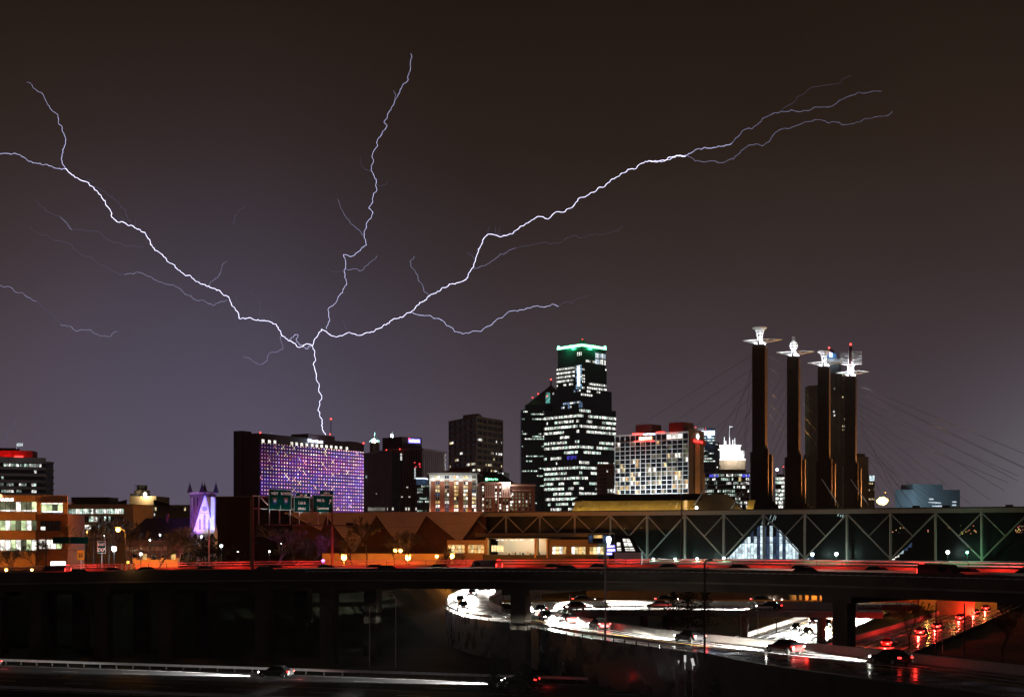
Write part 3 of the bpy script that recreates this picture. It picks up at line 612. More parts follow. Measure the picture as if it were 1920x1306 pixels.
# windowless dark block left of the hotel
t = bld('warehouse', 'plain dark brown block behind the church and sign gantry', 470, 520)
f1 = FP(396, 520, 548, 516); block(t, f1, 30, GZ, Z(931, 518), 'brick_black'); MB().ob(f1, 0, f1.L, Z(931, 518), Z(929.6, 518), -30, .2).build('coping', 'tan_dark', t)
for i in range(5): MB().ob(f1, 3 + i * 6.5, 3.6 + i * 6.5, GZ, Z(934, 518), .0, .3).build('pilaster', 'brick_black', t)

# the hotel slab with the lamp grid
t = bld('hotel', 'hotel slab whose face glows with violet and white lamp grid', 580, 870, 'hotel')
DA, DB = 830, 922
f1 = FP(486, DA, 682.5, DB); zt = Z(811.5, DA); zt = Z(811.5, DA)
block(t, f1, 17, GZ, zt, 'plum_dark')
fe = Fr(f1.p(0, -17, 0).xy, f1.A)                       # end wall
MB().ob(fe, -2.5, 4.2, GZ, Z(805.5, DA), -8, .6).build('stair_tower', 'plum_dark', t)
pm = f1.t(579), f1.t(629)
MB().ob(f1, *pm, zt - 1, f1.z(604, 815) , -14, -.6).build('penthouse', 'plum_dark', t); MB().ob(f1, f1.t(655), f1.t(676), zt - 1, f1.z(665, 827.5), -10, -.8).build('lift_housing', 'plum_dark', t)
text(t, 'Marriott', f1, f1.t(590.5), .4, f1.z(590, 829.3), 2.9, 'neon_ice', sx=1.55, name='sign_lettering')
lamp('sign_light', f1.p(f1.t(590), 4, f1.z(590, 827)), 1500, (.6, .8, 1), t, r=1)
ztop, zbot = f1.z(487, 830.5), GZ + 2; nrow = 19; dz = (f1.z(487, 830.5) - f1.z(487, 931)) / 15.0; ncol = 40
# facade bays: panels glowing violet-blue in place of the lamp wash, spandrel ledges and the lamps on each ledge
mb = MB(); ld = MB(); br_ = MB(); cw = (f1.L - 1.2) / ncol
for j in range(nrow):
    z = ztop - j * dz
    for i in range(ncol):
        a = .6 + i * cw; n_ = .5 + .5 * math.sin(i * .33 + j * .9) * math.cos(j * .45 - i * .12)
        red = max(0, math.sin(j * .42 + .3 * math.sin(i * .2)) ) * (.5 if 1 < j < 9 else .22)
        s = (.28 + .45 * n_) * (.85 if j > 1 else .45); col = ((.13 + .40 * red) * s, (.012) * s, (.55 - .30 * red) * s + .03)
        mb.oq(f1, a + .05, a + cw - .05, z - dz * .92, z - dz * .22, .05, [c * rg.uniform(.6, 1.3) for c in col])
        w = rg.random(); lc = (1.0, .72, .62) if w < .45 else (1, .42, .62) if w < .75 else (.6, .42, 1); k = rg.choice((1.4, 2, 2.6, 3.2))
        r_ = .42 if rg.random() < .9 else .52
        ld.oq(f1, a + cw / 2 - r_, a + cw / 2 + r_, z - r_ * .8, z + r_ * .8, .62, [c * k for c in lc])
        if rg.random() < .045: ld.oq(f1, a + .3, a + .3 + rg.choice((.5, .6, .9)), z - dz * rg.choice((.95, .8)), z - dz * .2, .12, [c * 1.6 for c in ((1, .85, .55) if rg.random() < .75 else (1, .35, .4))])
mb.build('wash_glow_panels', 'dot', t, kind='stuff'); ld.build('lamp_grid', 'dot', t, kind='stuff')
slabs(t, f1, .4, f1.L - .4, [ztop - j * dz - .25 for j in range(nrow)], .45, .58, 'plum_dark', 'ledge')
for px in (493, 505, 515, 547, 556, 565.5, 575, 585, 594, 603, 612, 621, 630, 639, 650):
    a = f1.t(px); zz = f1.z(px, 826.2 + (px - 493) * .088); pane(t, f1, a - 1.25, a + 1.25, zz - .9, zz + .9, 'lit_white', .06, 'plum')
for px, py, D in ((456, 813, 838), (488, 810.5, 830), (681.5, 830.5, 921)): beacon(t, px, py, D, .55)
beacon(t, 620.5, 785, 895, .6, 816); beacon(t, 619, 813.5, 880, .45)

# small tower with glowing teal cap
def cap_tower(name, label, px, w, y0, ytip, D, body):
    t = bld(name, label, px, D); k = D / F; c = at(px, y0, D); h = w / 2 * k
    oc = lambda r: [(c.x + r * math.cos(i * math.pi / 4 + .39), c.y + r * math.sin(i * math.pi / 4 + .39)) for i in range(8)]
    MB().prism(oc(h), GZ, c.z).build('shaft', body, t); MB().prism(oc(h * 1.15), c.z, c.z + 1.2).build('cornice', 'white_frame', t)
    MB().prism(oc(h * 1.1), c.z + 1.2, Z(ytip + 10, D), oc(h * .25)).build('cap', 'cap_teal', t); MB().tube([(c.x, c.y, Z(ytip + 10, D)), (c.x, c.y, Z(ytip, D))], [.7, .15], 6).build('spire', 'cap_teal', t)
    lamp('cap_light', (c.x, c.y - h * 1.8, c.z + 1.5), 26000, (.7, 1, .95), t, r=.6, kind='SPOT', target=(c.x, c.y, Z(ytip + 8, D)), ang=110); MB().sphere((c.x, c.y - h * 1.12, c.z + 2.0), 1.0).build('flood_lamp', 'lamp_white', t)
cap_tower('capped_tower', 'slim tower with teal pointed cap lit from below beside the hotel', 702.5, 19, 829, 810, 1150, 'brown_stone')
cap_tower('spired_tower', 'lit spire peeping over the plum bank tower penthouse', 735, 7, 820, 808, 1150, 'brown_stone')

# plum bank tower
t = bld('bank_tower', 'plum bank tower with rounded roofline and small lit bank sign', 758, 745)
V4 = [(682, 790, 851), (735, 745, 842), (792, 742, 842), (836, 775, 849)]; P4 = [(X(a, d), d) for a, d, y in V4]; zt = Z(842, 745)
MB().prism(P4 + [(X(820, 800), 800), (X(700, 812), 812)], GZ, zt).build('wall', 'plum', t)
for i in range(3):
    f = Fr(P4[i], P4[i + 1]); n = (14, 13, 12)[i]
    fins(t, f, [f.L * (k + .5) / n for k in range(n)], .5, GZ, zt - .4, .35, 'plum_dark' if i == 1 else 'plum', 'ribs'); MB().ob(f, 0, f.L, zt - .6, zt + .5, .0, .5).build('coping', 'plum', t)
f0, f1, f2 = (Fr(P4[i], P4[i + 1]) for i in range(3))
MB().ob(f1, f1.t(735.4), f1.t(752), GZ, zt - 2, .1, .42).build('dark_glass_bay', 'glass_dark', t)
ph = [(X(a, d), d) for a, d in ((717, 762), (754, 752), (791, 760), (786, 784), (722, 786))]; MB().prism(ph, zt, Z(819, 755)).build('penthouse', 'plum_dark', t)
fs = Fr(ph[1], ph[2]); zz = fs.z(775, 829.2)
MB().ob(fs, fs.t(765.5), fs.t(787.5), zz - .3, zz + 2.2, .05, .3).build('sign_panel', 'neon_blue', t); text(t, 'us', fs, fs.t(769.5), .36, zz + .35, 2.0, 'neon_white', sx=1.3, name='sign_lettering'); text(t, 'bank', fs, fs.t(779.5), .36, zz + .35, 2.0, 'neon_white', sx=1.2, name='sign_lettering')
MB().ob(fs, fs.t(765.6), fs.t(768), zz + 1.5, zz + 2.4, .3, .4).build('sign_flash', 'neon_red', t)
mb = MB(); W_ = lambda f, px, y0, y1, w, c: mb.oq(f, f.t(px) - w / 2, f.t(px) + w / 2, f.z(px, y1), f.z(px, y0), .5, c)
for i in range(5): W_(f1, 752.6, 850 + i * 2.6, 852 + i * 2.6, .9, (1, 1, .95) if i != 1 else (.4, .4, .4))
for i in range(11): W_(f2, 833 + rg.uniform(-1, 1), 851 + i * 3.4, 853 + i * 3.4, rg.uniform(.4, 1.1), (.9, 1, .95))
for px, py in ((787, 868), (788, 874), (778, 866), (780, 874)): W_(f1, px, py, py + 3.4 if px == 787 else py + 1.6, .8, (1.4, .08, .1))
for i in range(7): W_(f1, 778.5, 877 + i * 3, 879 + i * 3, .7, (.8, .9, .9))
for px, py in ((707, 924), (768, 930), (754, 930), (764, 912)): W_(f1 if px > 735 else f0, px, py, py + 2, .9, (1, .95, .85))
W_(f0, 688, 891, 896, 1.6, (.6, .85, .9))
for i in range(20):
    px = 692 + i * 1.6; W_(f0, px, 951 + rg.uniform(-.6, .6), 957, .42, (1, 1, .85) if rg.random() < .8 else (.3, .3, .2))
for px in (728, 737, 762, 767, 781): W_(f1 if px > 735 else f0, px, 951, 956, .9, (1, .95, .85))
mb.build('windows', 'dot', t, kind='stuff')
for px, py in ((724.5, 843), (749.5, 841.5)): beacon(t, px, py, 742, .35)

# brown grid tower
t = bld('office_tower', 'brown gridded office tower with scattered lit windows', 895, 900)
fa = FP(843, 925, 893, 885); fb = FP(893, 885, 941.5, 918); zt = Z(780, 888)
q = fb.p(fb.L, -34, 0); MB().prism([tuple(fa.A), tuple(fa.B), tuple(fb.B), (q.x, q.y)], GZ, zt).build('wall', 'glass_dark', t)
ph = MB().prism([(X(868, 925), 925), (X(897, 912), 912), (X(903, 925), 925), (X(874, 938), 938)], zt, Z(775.5, 915)).build('penthouse', 'brown_stone', t)
nf = 12; fh = 3.9
for f, s in ((fa, 1), (fb, 2)):
    rr = random.Random(s)
    slabs(t, f, 0, f.L, [zt - k * fh - 1.5 for k in range(nf + 3)], 1.5, .35, 'brown_stone', 'spandrel'); fins(t, f, [f.L * k / 5 for k in range(6)], 1.1, GZ, zt, .5, 'brown_stone', 'column', each=True)
    windows(t, f, 0, f.L, zt - 14 * fh - 1.5, zt - 1.5, 20, 14, .8, .52, 0, rr, ((CW, 1.35), (WW, .9)), .06, [0, .03, .1, .42, .1, .45, .4, .3, .4, .08, .4, .05, .3, .3], run=.68)
t2 = bld('link_building', 'dark low wing at the foot of the brown gridded tower', 880, 700); f = FP(836, 702, 945, 698); block(t2, f, 20, GZ, Z(884, 700), 'roof_dark'); MB().ob(f, f.t(842), f.t(880), Z(884, 700), Z(876, 700), -10, -2).build('barrel_roof', 'brick_dark', t2); windows(t2, f, 10, f.L, Z(900, 700), Z(884, 700), 18, 2, .5, .5, .15, rg)

# teal topped glass tower beside the brick hotel
t = bld('glass_tower', 'narrow glass tower with teal lit top left of brick hotel', 794, 640)
f = FP(782, 640, 808, 639.6); block(t, f, 12, GZ, Z(907, 640), 'glass_dark'); MB().ob(f, f.t(781), f.t(797), Z(908, 640), Z(896, 640), -8, .5).build('top_box', 'lit_blue', t); MB().ob(f, f.t(780.5), f.t(798), Z(897, 640), Z(895.6, 640), -8.5, 1).build('roof_edge', 'neon_ice', t)
windows(t, f, 0, f.L, Z(960, 640), Z(908, 640), 7, 9, .7, .6, .5, rg, ((CW, .9), (CG, .5), (CG, .2)), run=.3); fins(t, f, [f.L * k / 7 for k in range(8)], .2, GZ, Z(908, 640), .3, 'steel', 'mullions')
# brick hotel with white lit crown
t = bld('brick_hotel', 'red brick hotel with five window columns under a white floodlit crown', 850, 565, 'hotel')
f = FP(808, 566, 893, 565); fr_ = Fr(f.B, (X(905, 582), 582)); zt = Z(888, 564)
block(t, f, 24, GZ, zt, 'brick'); MB().ob(fr_, 0, fr_.L, GZ, zt - .5, -5, -.05).build('side_wall', 'brick_dark', t); MB().ob(f, -1.4, f.L + 1, zt, zt + .5, -24, 1.8).build('roof_overhang', 'white_frame', t); MB().ob(f, f.L * .2, f.L * .8, zt + .5, Z(880, 564), -20, -8).build('plant_room', 'brick', t)
MB().ob(f, 0, f.L, Z(899.5, 564), zt, .02, .2).build('crown_band', 'white_frame', t)
cols = [820.5, 838, 855.5, 873, 889]
for i, px in enumerate(cols):
    a = f.t(px)
    for j in range(9):
        y = 891.5 if j == 0 else 902.5 + (j - 1) * 7.25; m = rg.choice(['lit_warm', 'lit_white', 'lit_dim', 'lit_amber', 'glass_dark', 'lit_warm', 'lit_blue'])
        for s in (-1, 1): pane(t, f, a + s * .46 - .36, a + s * .46 + .36, f.z(px, y + 5), f.z(px, y), m if s < 0 or rg.random() < .6 else rg.choice(['lit_white', 'glass_dark', 'lit_amber']), .24 if j == 0 else .05, 'white_frame' if j else None, fw=.05)
for i in range(5):
    a = f.t(811.5 + 17.3 * i + .5); MB().ob(f, a - .9, a + .9, Z(901.5, 564), Z(889, 564), .2, .45).build('crown_pier', 'white_frame', t)
    lamp('crown_light', f.p(a, 2.6, Z(901, 564)), 260, (1, .98, .92), t, r=.3)
for px in (811, 829, 847, 865, 882): lamp('unseen_wall_uplight', f.p(f.t(px), 2.5, Z(962, 564)), 260, (1, .45, .28), t, r=.3)  # unseen lamps added to warm the brick front
fins(t, f, [-.3, f.L + .1], .6, GZ, zt, .5, 'white_frame', 'quoin', each=True)
# green signed dark roofed building
t = bld('hip_roofed_hotel', 'dark hip roofed block with small green neon sign', 930, 600, 'hotel')
f = FP(900, 599, 962, 598); block(t, f, 20, GZ, Z(903, 598), 'brown_stone'); zr = Z(886, 602)
MB().hexa([f.p(0, .6, Z(904, 598)), f.p(f.L, .6, Z(904, 598)), f.p(f.L, -20, Z(904, 598)), f.p(0, -20, Z(904, 598)), f.p(1, -8, zr), f.p(f.L * .6, -8, zr), f.p(f.L * .6, -11, zr), f.p(1, -11, zr)]).build('roof', 'roof_dark', t)
MB().ob(f, f.t(910.5), f.t(915), Z(900.5, 598), Z(895.5, 598), .7, 1.0).build('sign_badge', 'neon_green', t); text(t, 'Holiday Inn', f, f.t(922.5), .9, Z(899.2, 598), 1.15, 'neon_green', name='sign_lettering')
# ornate brick block
t = bld('brick_block', 'old dark brick block with tall columned bays and scattered lit windows', 950, 545)
f = FP(903, 544, 1003, 546); zt = Z(905.5, 544); block(t, f, 22, GZ, zt, 'brick_dark'); MB().ob(f, -.4, f.t(957), zt, zt + .5, -22, .6).build('cornice', 'pink_panel', t); MB().ob(f, f.t(957), f.L + .4, zt - 1.0, zt - .5, -.1, .6).build('cornice', 'pink_panel', t)
for px0, px1 in ((910.5, 926.5), (942, 955.5)):
    for k in range(5): a = f.t(px0 + (px1 - px0) * k / 4); MB().ob(f, a - .2, a + .2, f.z(px0, 929), f.z(px0, 909), .02, .4).build('column', 'pink_panel', t)
    MB().ob(f, f.t(px0) - .4, f.t(px1) + .4, f.z(px0, 932), f.z(px0, 929.4), .02, .6).build('balcony', 'pink_panel', t); MB().ob(f, f.t(px0) - .3, f.t(px1) + .3, f.z(px0, 908.5), f.z(px0, 906.6), .02, .5).build('entablature', 'pink_panel', t)
for k in range(3): pane(t, f, f.t(943.2 + 4 * k), f.t(946 + 4 * k), f.z(948, 917), f.z(948, 910.5), 'lit_white', .06)
for k in range(4): MB().sphere(f.p(f.t(943 + 4 * k), .7, f.z(948, 906)), .35, 6, 4).build('cornice_lamp', 'lamp_white', t)
lamp('cornice_light', f.p(f.t(949), 2.2, f.z(948, 905.5)), 1200, (1, .95, .85), t, r=.3)
MB().ob(f, f.t(961), f.t(995), f.z(980, 919.6), f.z(980, 918.2), .02, .35).build('string_course', 'pink_panel', t)
for px in (905.8, 930, 938, 958):
    for j in range(9): m = 'lit_white' if rg.random() < .28 else 'lit_dim' if rg.random() < .4 else 'glass_dark'; y = 911 + j * 5.6; pane(t, f, f.t(px) - .3, f.t(px) + .3, f.z(px, y + 3.4), f.z(px, y), m, .04)
for i in range(6):
    for j in range(5): px = 961 + i * 6.6; y = 924 + j * 7; pane(t, f, f.t(px) - .3, f.t(px) + .3, f.z(px, y + 4), f.z(px, y), rg.choice(['lit_white', 'lit_dim', 'lit_dim', 'glass_dark', 'glass_dark', 'lit_dim']), .04)
for px in (916, 948):
    for j in range(4):
        for s in (-1, 1): y = 935 + j * 6; pane(t, f, f.t(px + s * 3) - .35, f.t(px + s * 3) + .35, f.z(px, y + 4), f.z(px, y), rg.choice(['lit_dim', 'glass_dark', 'lit_dim', 'lit_white']), .04)
for px in (903.5, 934): MB().tube([f.p(f.t(px), .7, GZ), f.p(f.t(px), .7, f.z(px, 928))], .18, 6).build('downpipe', 'pink_panel', t)
lamp('street_glow', f.p(f.L * .35, 14, Z(975, 540)), 4500, (1, .55, .35), t, r=2)

# dark tower with sloping pyramid roof
t = bld('pyramid_roof_tower', 'dark tower with sloping pyramid roof and red beacons', 1020, 1290, 'skyscraper')
D = 1290; f = FP(977, 1290, 1075, 1291); block(t, f, 45, GZ, Z(768, D), 'glass_tower'); MB().ob(f, f.t(985), f.L, Z(768, D), Z(757.5, D), -42, -2).build('setback', 'glass_tower', t)
c = at(1033, 722, 1310); bs = [f.p(f.t(988), -3, 0), f.p(f.L, -3, 0), f.p(f.L, -40, 0), f.p(f.t(990), -40, 0)]
MB().prism([(p.x, p.y) for p in bs], Z(757.5, D), c.z, [(c.x - .4, c.y - .4), (c.x + .4, c.y - .4), (c.x + .4, c.y + .4), (c.x - .4, c.y + .4)]).build('roof', 'plum_dark', t)
MB().tube([(c.x, c.y, c.z - 1), (c.x, c.y, Z(711, 1310))], [.9, .3], 6).build('spire', 'plum_dark', t)
for px, py in ((1033, 711), (1009, 738), (998.5, 745), (1026, 742)): beacon(t, px, py, 1282 if py > 720 else 1310, .55 if py < 720 else .4)
MB().oq(f, f.t(1023), f.t(1031), Z(754, 1280), Z(734, 1280), 3.2, (.1, .35, .3)).build('lit_stair', 'win', t)
windows(t, f, .5, f.L, Z(945, D), Z(769, D), 34, 38, .75, .5, 0, rg, ((CW, 1.3), (CG, 1.0), (CG, .4)), .06, [.6, .5, .2, .3, .1, .03, 0, .02, .05, .5, .45, .25, .02, .08, .1, .05, 0, .03, .2, .05, .1, .02, .15, .1, .2, .25, .3, .1], run=.72)

# tallest tower with the green neon crown
t = bld('green_crowned_tower', 'tallest stepped dark glass tower with glowing green roof edge', 1092, 1250, 'skyscraper')
def tier(a, D0, b, D1, c_, D2, ytop, ybot, name, cham=0):
    fa, fb = FP(a, D0, b, D1), FP(b, D1, c_, D2); q = fb.p(fb.L, -40, 0)
    z1, z0 = Z(ytop, D1), (Z(ybot, D1) if ybot else GZ)
    MB().prism([tuple(fa.A), tuple(fa.B), tuple(fb.B), (q.x, q.y), (fa.A.x + 8, fa.A.y + 25)], z0, z1).build(name, 'glass_tower', t); return fa, fb, z0, z1
fa, fb, z0, z1 = tier(1046, 1262, 1091, 1238, 1135.5, 1262, 645.5, 684, 'crown_tier')
for f in (fa, fb):
    MB().ob(f, -.3, f.L + .3, z1 - 1.6, z1 + .5, .05, .8).build('neon_edge', 'neon_green', t); MB().ob(f, 0, f.L, z1 - 5, z1 - 4.5, .02, .3).build('ledge', 'glass_tower', t)
lamp('neon_light', fa.p(fa.L * .5, 4, z1 - 1), 22000, (.05, 1, .35), t, r=1.5); lamp('neon_light', fb.p(fb.L * .5, 4, z1 - 1), 22000, (.05, 1, .35), t, r=1.5)
for f, e in ((fa, 1), (fb, -1)): MB().ob(f, 0 if e > 0 else f.L - 1.2, 1.2 if e > 0 else f.L, z1 + .5, z1 + 2, -1, .5).build('corner_fin', 'neon_green', t)
windows(t, fb, fb.L * .55, fb.L, z1 - 16, z1 - 5, 8, 2, .85, .8, .9, rg, ((CW, 1.2), ((.7, .85, 1), .8)), dark=False, run=.8); windows(t, fb, fb.L * .15, fb.L * .8, z1 - 16, z1 - 12, 9, 1, .8, .5, .7, rg, ((CW, 1.0),), dark=False); windows(t, fa, fa.L * .8, fa.L, z1 - 14, z1 - 6, 3, 2, .6, .8, .6, rg, dark=False)
fa, fb, z0, z1 = tier(1043.5, 1261, 1091, 1235.5, 1137.5, 1260, 683, 729, 'upper_tier')
windows(t, fa, 0, fa.L * .72, z0, z1, 13, 6, .8, .5, 0, rg, ((CW, 1.4), (CW, .8)), rows=[.9, .75, .85, .7, .25, .2], dark=False, run=.75); windows(t, fa, fa.L * .76, fa.L, z0, z1, 4, 9, .8, .75, .85, rg, (((.8, .95, 1), 1.5), ((.3, .6, .9), .7)), dark=False); windows(t, fb, 0, fb.L * .12, z0, z1, 2, 8, .7, .6, .5, rg, dark=False); windows(t, fb, fb.L * .2, fb.L, z0, z1, 12, 6, .7, .5, 0, rg, rows=[.08, 0, 0, .02, .4, .35], dark=False, run=.7)
MB().oq(fa, fa.L * .83, fa.L * .93, z0 + 3, z1 - 2, .3).build('lit_stair', 'neon_ice', t)
fa, fb, z0, z1 = tier(1036, 1262, 1089, 1233, 1147, 1262, 728, 764, 'middle_tier')
windows(t, fa, 0, fa.L, z0, z1, 16, 5, .75, .5, .16, rg, ((CW, 1.2), ((.5, .7, 1), .5)), dark=False, run=.6, rows=[.25, .2, .1, .3, .15]); windows(t, fb, 0, fb.L, z0, z1, 16, 5, .75, .5, .1, rg, rows=[.1, .25, .06, .02, .03], dark=False, run=.6)
for f, e in ((fa, .55), (fb, -.02), (fa, .93)): MB().oq(f, f.L * e + .4, f.L * e + 2.6, z0 + .4, z0 + 5, .3, (.35, .6, 1)).build('blue_lit_niche', 'dot', t)
fa, fb, z0, z1 = tier(1020, 1264, 1086, 1230, 1155, 1264, 764, None, 'lower_tier')
rr = [.1, .75, .85, .9, .85, .1, .75, .8, .05, .3, .2, .75, .85, .8, .75, .5, .1, .7, .8, .35]
windows(t, fa, 0, fa.L, z1 - 92, z1, 26, 20, .86, .5, 0, rg, ((CW, 1.4), (CG, 1.1), (CW, .8)), rows=rr, run=.8); windows(t, fb, 0, fb.L, z1 - 92, z1, 26, 20, .86, .5, 0, rg, ((CW, 1.4), (CG, 1.1), (CW, .8)), rows=[.45] + [max(0, x - .05) for x in rr[1:8]] + [.3, .1, .5, .4, .75, .7, .6, .5, .5, .6, .7, .6], run=.8)
slabs(t, fa, 0, fa.L, [z1 - 4.6 * k - .2 for k in range(21)], .35, .25, 'glass_tower', 'spandrels', each=False); slabs(t, fb, 0, fb.L, [z1 - 4.6 * k - .2 for k in range(21)], .35, .25, 'glass_tower', 'spandrels', each=False)
mb = MB(); f = fa; [mb.oq(f, f.t(1064 + 2.2 * i), f.t(1065.6 + 2.2 * i), Z(856 + j * 2.5, 1240), Z(854.6 + j * 2.5, 1240), .4, (.15, .12, 1.2)) for i in range(8) for j in range(3) if rg.random() < .7]; mb.build('blue_lights', 'dot', t, kind='stuff')
beacon(t, 1092, 637.5, 1255, .75, 646); MB().tube([at(1091, 637, 1256), at(1091, 622, 1256)], [.25, .06], 5).build('antenna', 'dark_steel', t); MB().box(at(1092, 641, 1252), (5, 4, 4)).build('lift_housing', 'dark_concrete', t)

# brown block between towers
t = bld('brown_block', 'plain red brown block between the tallest tower and the gridded hotel', 1137, 960)
f = FP(1119, 958, 1154, 957); block(t, f, 20, GZ, Z(869, 958), 'brick'); MB().ob(f, f.t(1138), f.L + 2, GZ, Z(889, 950), 0, 4).build('front_wing', 'brown_stone', t); windows(t, f, 0, f.L, Z(945, 958), Z(872, 958), 8, 10, .5, .5, .06, rg); windows(t, Fr(f.p(f.t(1138), 4, 0).xy, f.p(f.L, 4, 0).xy), 0, 6, Z(925, 950), Z(914, 950), 3, 1, .6, .6, .9, rg)
D_('cable', c=(.10, .10, .10), r=.4, m=.8)
D_('pylon', c=(.075, .050, .036), v=.2, vs=.3, r=.8, bump=.1)
# gridded hotel with the red rooftop neon
t = bld('gridded_hotel', 'hotel with white balcony grid, red rooftop neon and red CROWNE PLAZA sign', 1225, 770, 'hotel')
f = FP(1153.5, 782, 1291, 752); fs = FP(1291, 752, 1320, 775); ztl = Z(816.5, 782)
q = fs.p(fs.L, -20, 0); MB().prism([tuple(f.A), tuple(f.B), tuple(fs.B), (f.A.x + 8, f.A.y + 20)], GZ, ztl).build('wall', 'brown_stone', t)
z1 = f.z(1153.5, 830); fh = (f.z(1153.5, 830) - f.z(1153.5, 928)) / 12.2; nc = 14; cw = f.L / nc
MB().ob(f, 0, f.L, ztl - .5, ztl + .2, 0, .9).build('roof_edge', 'white_frame', t)
slabs(t, f, 0, f.L, [z1 - k * fh - .2 for k in range(14)], .26, .6, 'white_frame', 'balcony_slab'); fins(t, f, [cw * k for k in range(nc + 1)], .22, GZ, ztl - .2, .5, 'white_frame', 'party_wall', each=True)
wp = MB().box((0, 0, 0), (cw * .95, .06, fh * .93)); base = {}
rz = math.atan2(f.u.y, f.u.x)
for j in range(14):
    for i in range(nc):
        r_ = rg.random(); p_lit = .06 + .16 * (j > 3) + .1 * (j > 8)
        m = 'glass_dark'
        if j == 0: m = 'lit_white' if i in (10, 11, 12) else 'glass_dark'
        elif r_ < p_lit: m = rg.choice(['lit_warm', 'lit_white', 'lit_white', 'lit_amber'])
        elif r_ < p_lit + .16: m = 'lit_dim'
        if m not in base:
            o = wp.build('window', m); base[m] = o
        zc = (z1 - (j - .5) * fh + .1) if j else (z1 + fh * .85)
        half = m in ('lit_warm', 'lit_white', 'lit_amber', 'lit_dim') and j
        c = inst(base[m], t, f.p(cw * (i + .5 + (rg.choice((-.2, .2)) if half else 0)), .05, zc - .1), rz, (.38 if half else 1, 1, 1 if j else 1.1))
for o in base.values(): bpy.data.objects.remove(o)
lamp('unseen_front_light', f.p(f.L * .3, 16, Z(946, 740)), 38000, (.92, .97, 1), t, r=1); lamp('unseen_front_light', f.p(f.L * .75, 16, Z(946, 740)), 38000, (.92, .97, 1), t, r=1)  # unseen lamps added to brighten the balcony grid
for a, b, y in ((1188, 1218, 796), (1250.5, 1279, 792)): MB().ob(f, f.t(a), f.t(b), ztl, f.z(a, y), -12, -2).build('rooftop_plant', 'brick_dark', t); [MB().tube([f.p(f.t(a + 3 + 9 * k), -2.2, f.z(a, y)), f.p(f.t(a + 3 + 9 * k), -2.2, f.z(a, y - 3 - 2 * (k % 2)))], .09, 4).build('aerial', 'dark_steel', t) for k in range(3)]
for a, b, y, m in ((1189, 1209, 813.2, 'neon_red'), (1209.5, 1230, 814.2, 'neon_ice'), (1233, 1249, 810.6, 'neon_red'), (1192, 1229, 827.3, 'neon_red')): MB().tube([f.p(f.t(a), 1.5, f.z(a, y)), f.p(f.t((a + b) / 2), 1.6, f.z((a + b) / 2, y - .9)), f.p(f.t(b), 1.5, f.z(b, y - .6))], .36, 6).build('neon_tube', m, t)
MB().ob(f, f.t(1200), f.t(1224.5), f.z(1212, 824.6), f.z(1212, 818.4), .95, 1.15).build('sign_board', 'neon_orange', t)
mb = MB(); [mb.ob(f, f.t(1201.5 + i * 2.4), f.t(1203 + i * 2.4), f.z(1212, 823.6), f.z(1212, 819.4 + (i % 3) * .5), 1.16, 1.22) for i in range(9)]; mb.build('sign_marks', 'neon_white', t, kind='stuff')
lamp('neon_light', f.p(f.t(1203), 4, f.z(1203, 819)), 900, (1, .05, .04), t, r=.6); lamp('neon_light', f.p(f.t(1262), 3, f.z(1262, 807)), 500, (1, .05, .04), t, r=.6)
MB().ob(fs, fs.t(1301), fs.t(1310), GZ, fs.z(1305, 832), .02, .7).build('service_shaft', 'tan', t); MB().ob(fs, 0, fs.L, fs.z(1300, 812), fs.z(1300, 804.5), -1, .2).build('parapet', 'brown_stone', t)
slabs(t, fs, 0, fs.L, [z1 - k * fh for k in range(13)], .3, .2, 'brown_stone', 'ledge'); lamp('shaft_light', fs.p(fs.t(1306), 7, Z(935, 750)), 600, (1, .55, .3), t, r=.4)
MB().ob(fs, fs.t(1292), fs.t(1321.5), fs.z(1306, 832), fs.z(1306, 822.6), .3, .7).build('sign_panel', 'red_surface', t); text(t, 'CROWNE PLAZA', fs, fs.t(1306.7), .8, fs.z(1306, 829.6), 2.05, 'neon_red', sx=.98, name='sign_lettering')
cc = fs.p(fs.t(1306.3), .7, fs.z(1306, 818)); mb = MB(); mb.tube([cc + Vector((1.5 * math.cos(a * .393) * fs.u.x, 1.5 * math.cos(a * .393) * fs.u.y, 1.5 * math.sin(a * .393))) for a in range(17)], .22, 5, False); mb.build('sign_ring', 'neon_white', t)
mb = MB(); [mb.tube([cc + Vector((k * .4 * fs.u.x, k * .4 * fs.u.y, -.8)), cc + Vector((k * .4 * fs.u.x + .3, k * .4 * fs.u.y, .8 - abs(k) * .2))], .16, 5) for k in (-1, 0, 1)]; mb.build('sign_emblem', 'neon_white', t)
lamp('sign_light', fs.p(fs.t(1306), 3.5, fs.z(1306, 826)), 350, (1, .06, .05), t, r=.5)

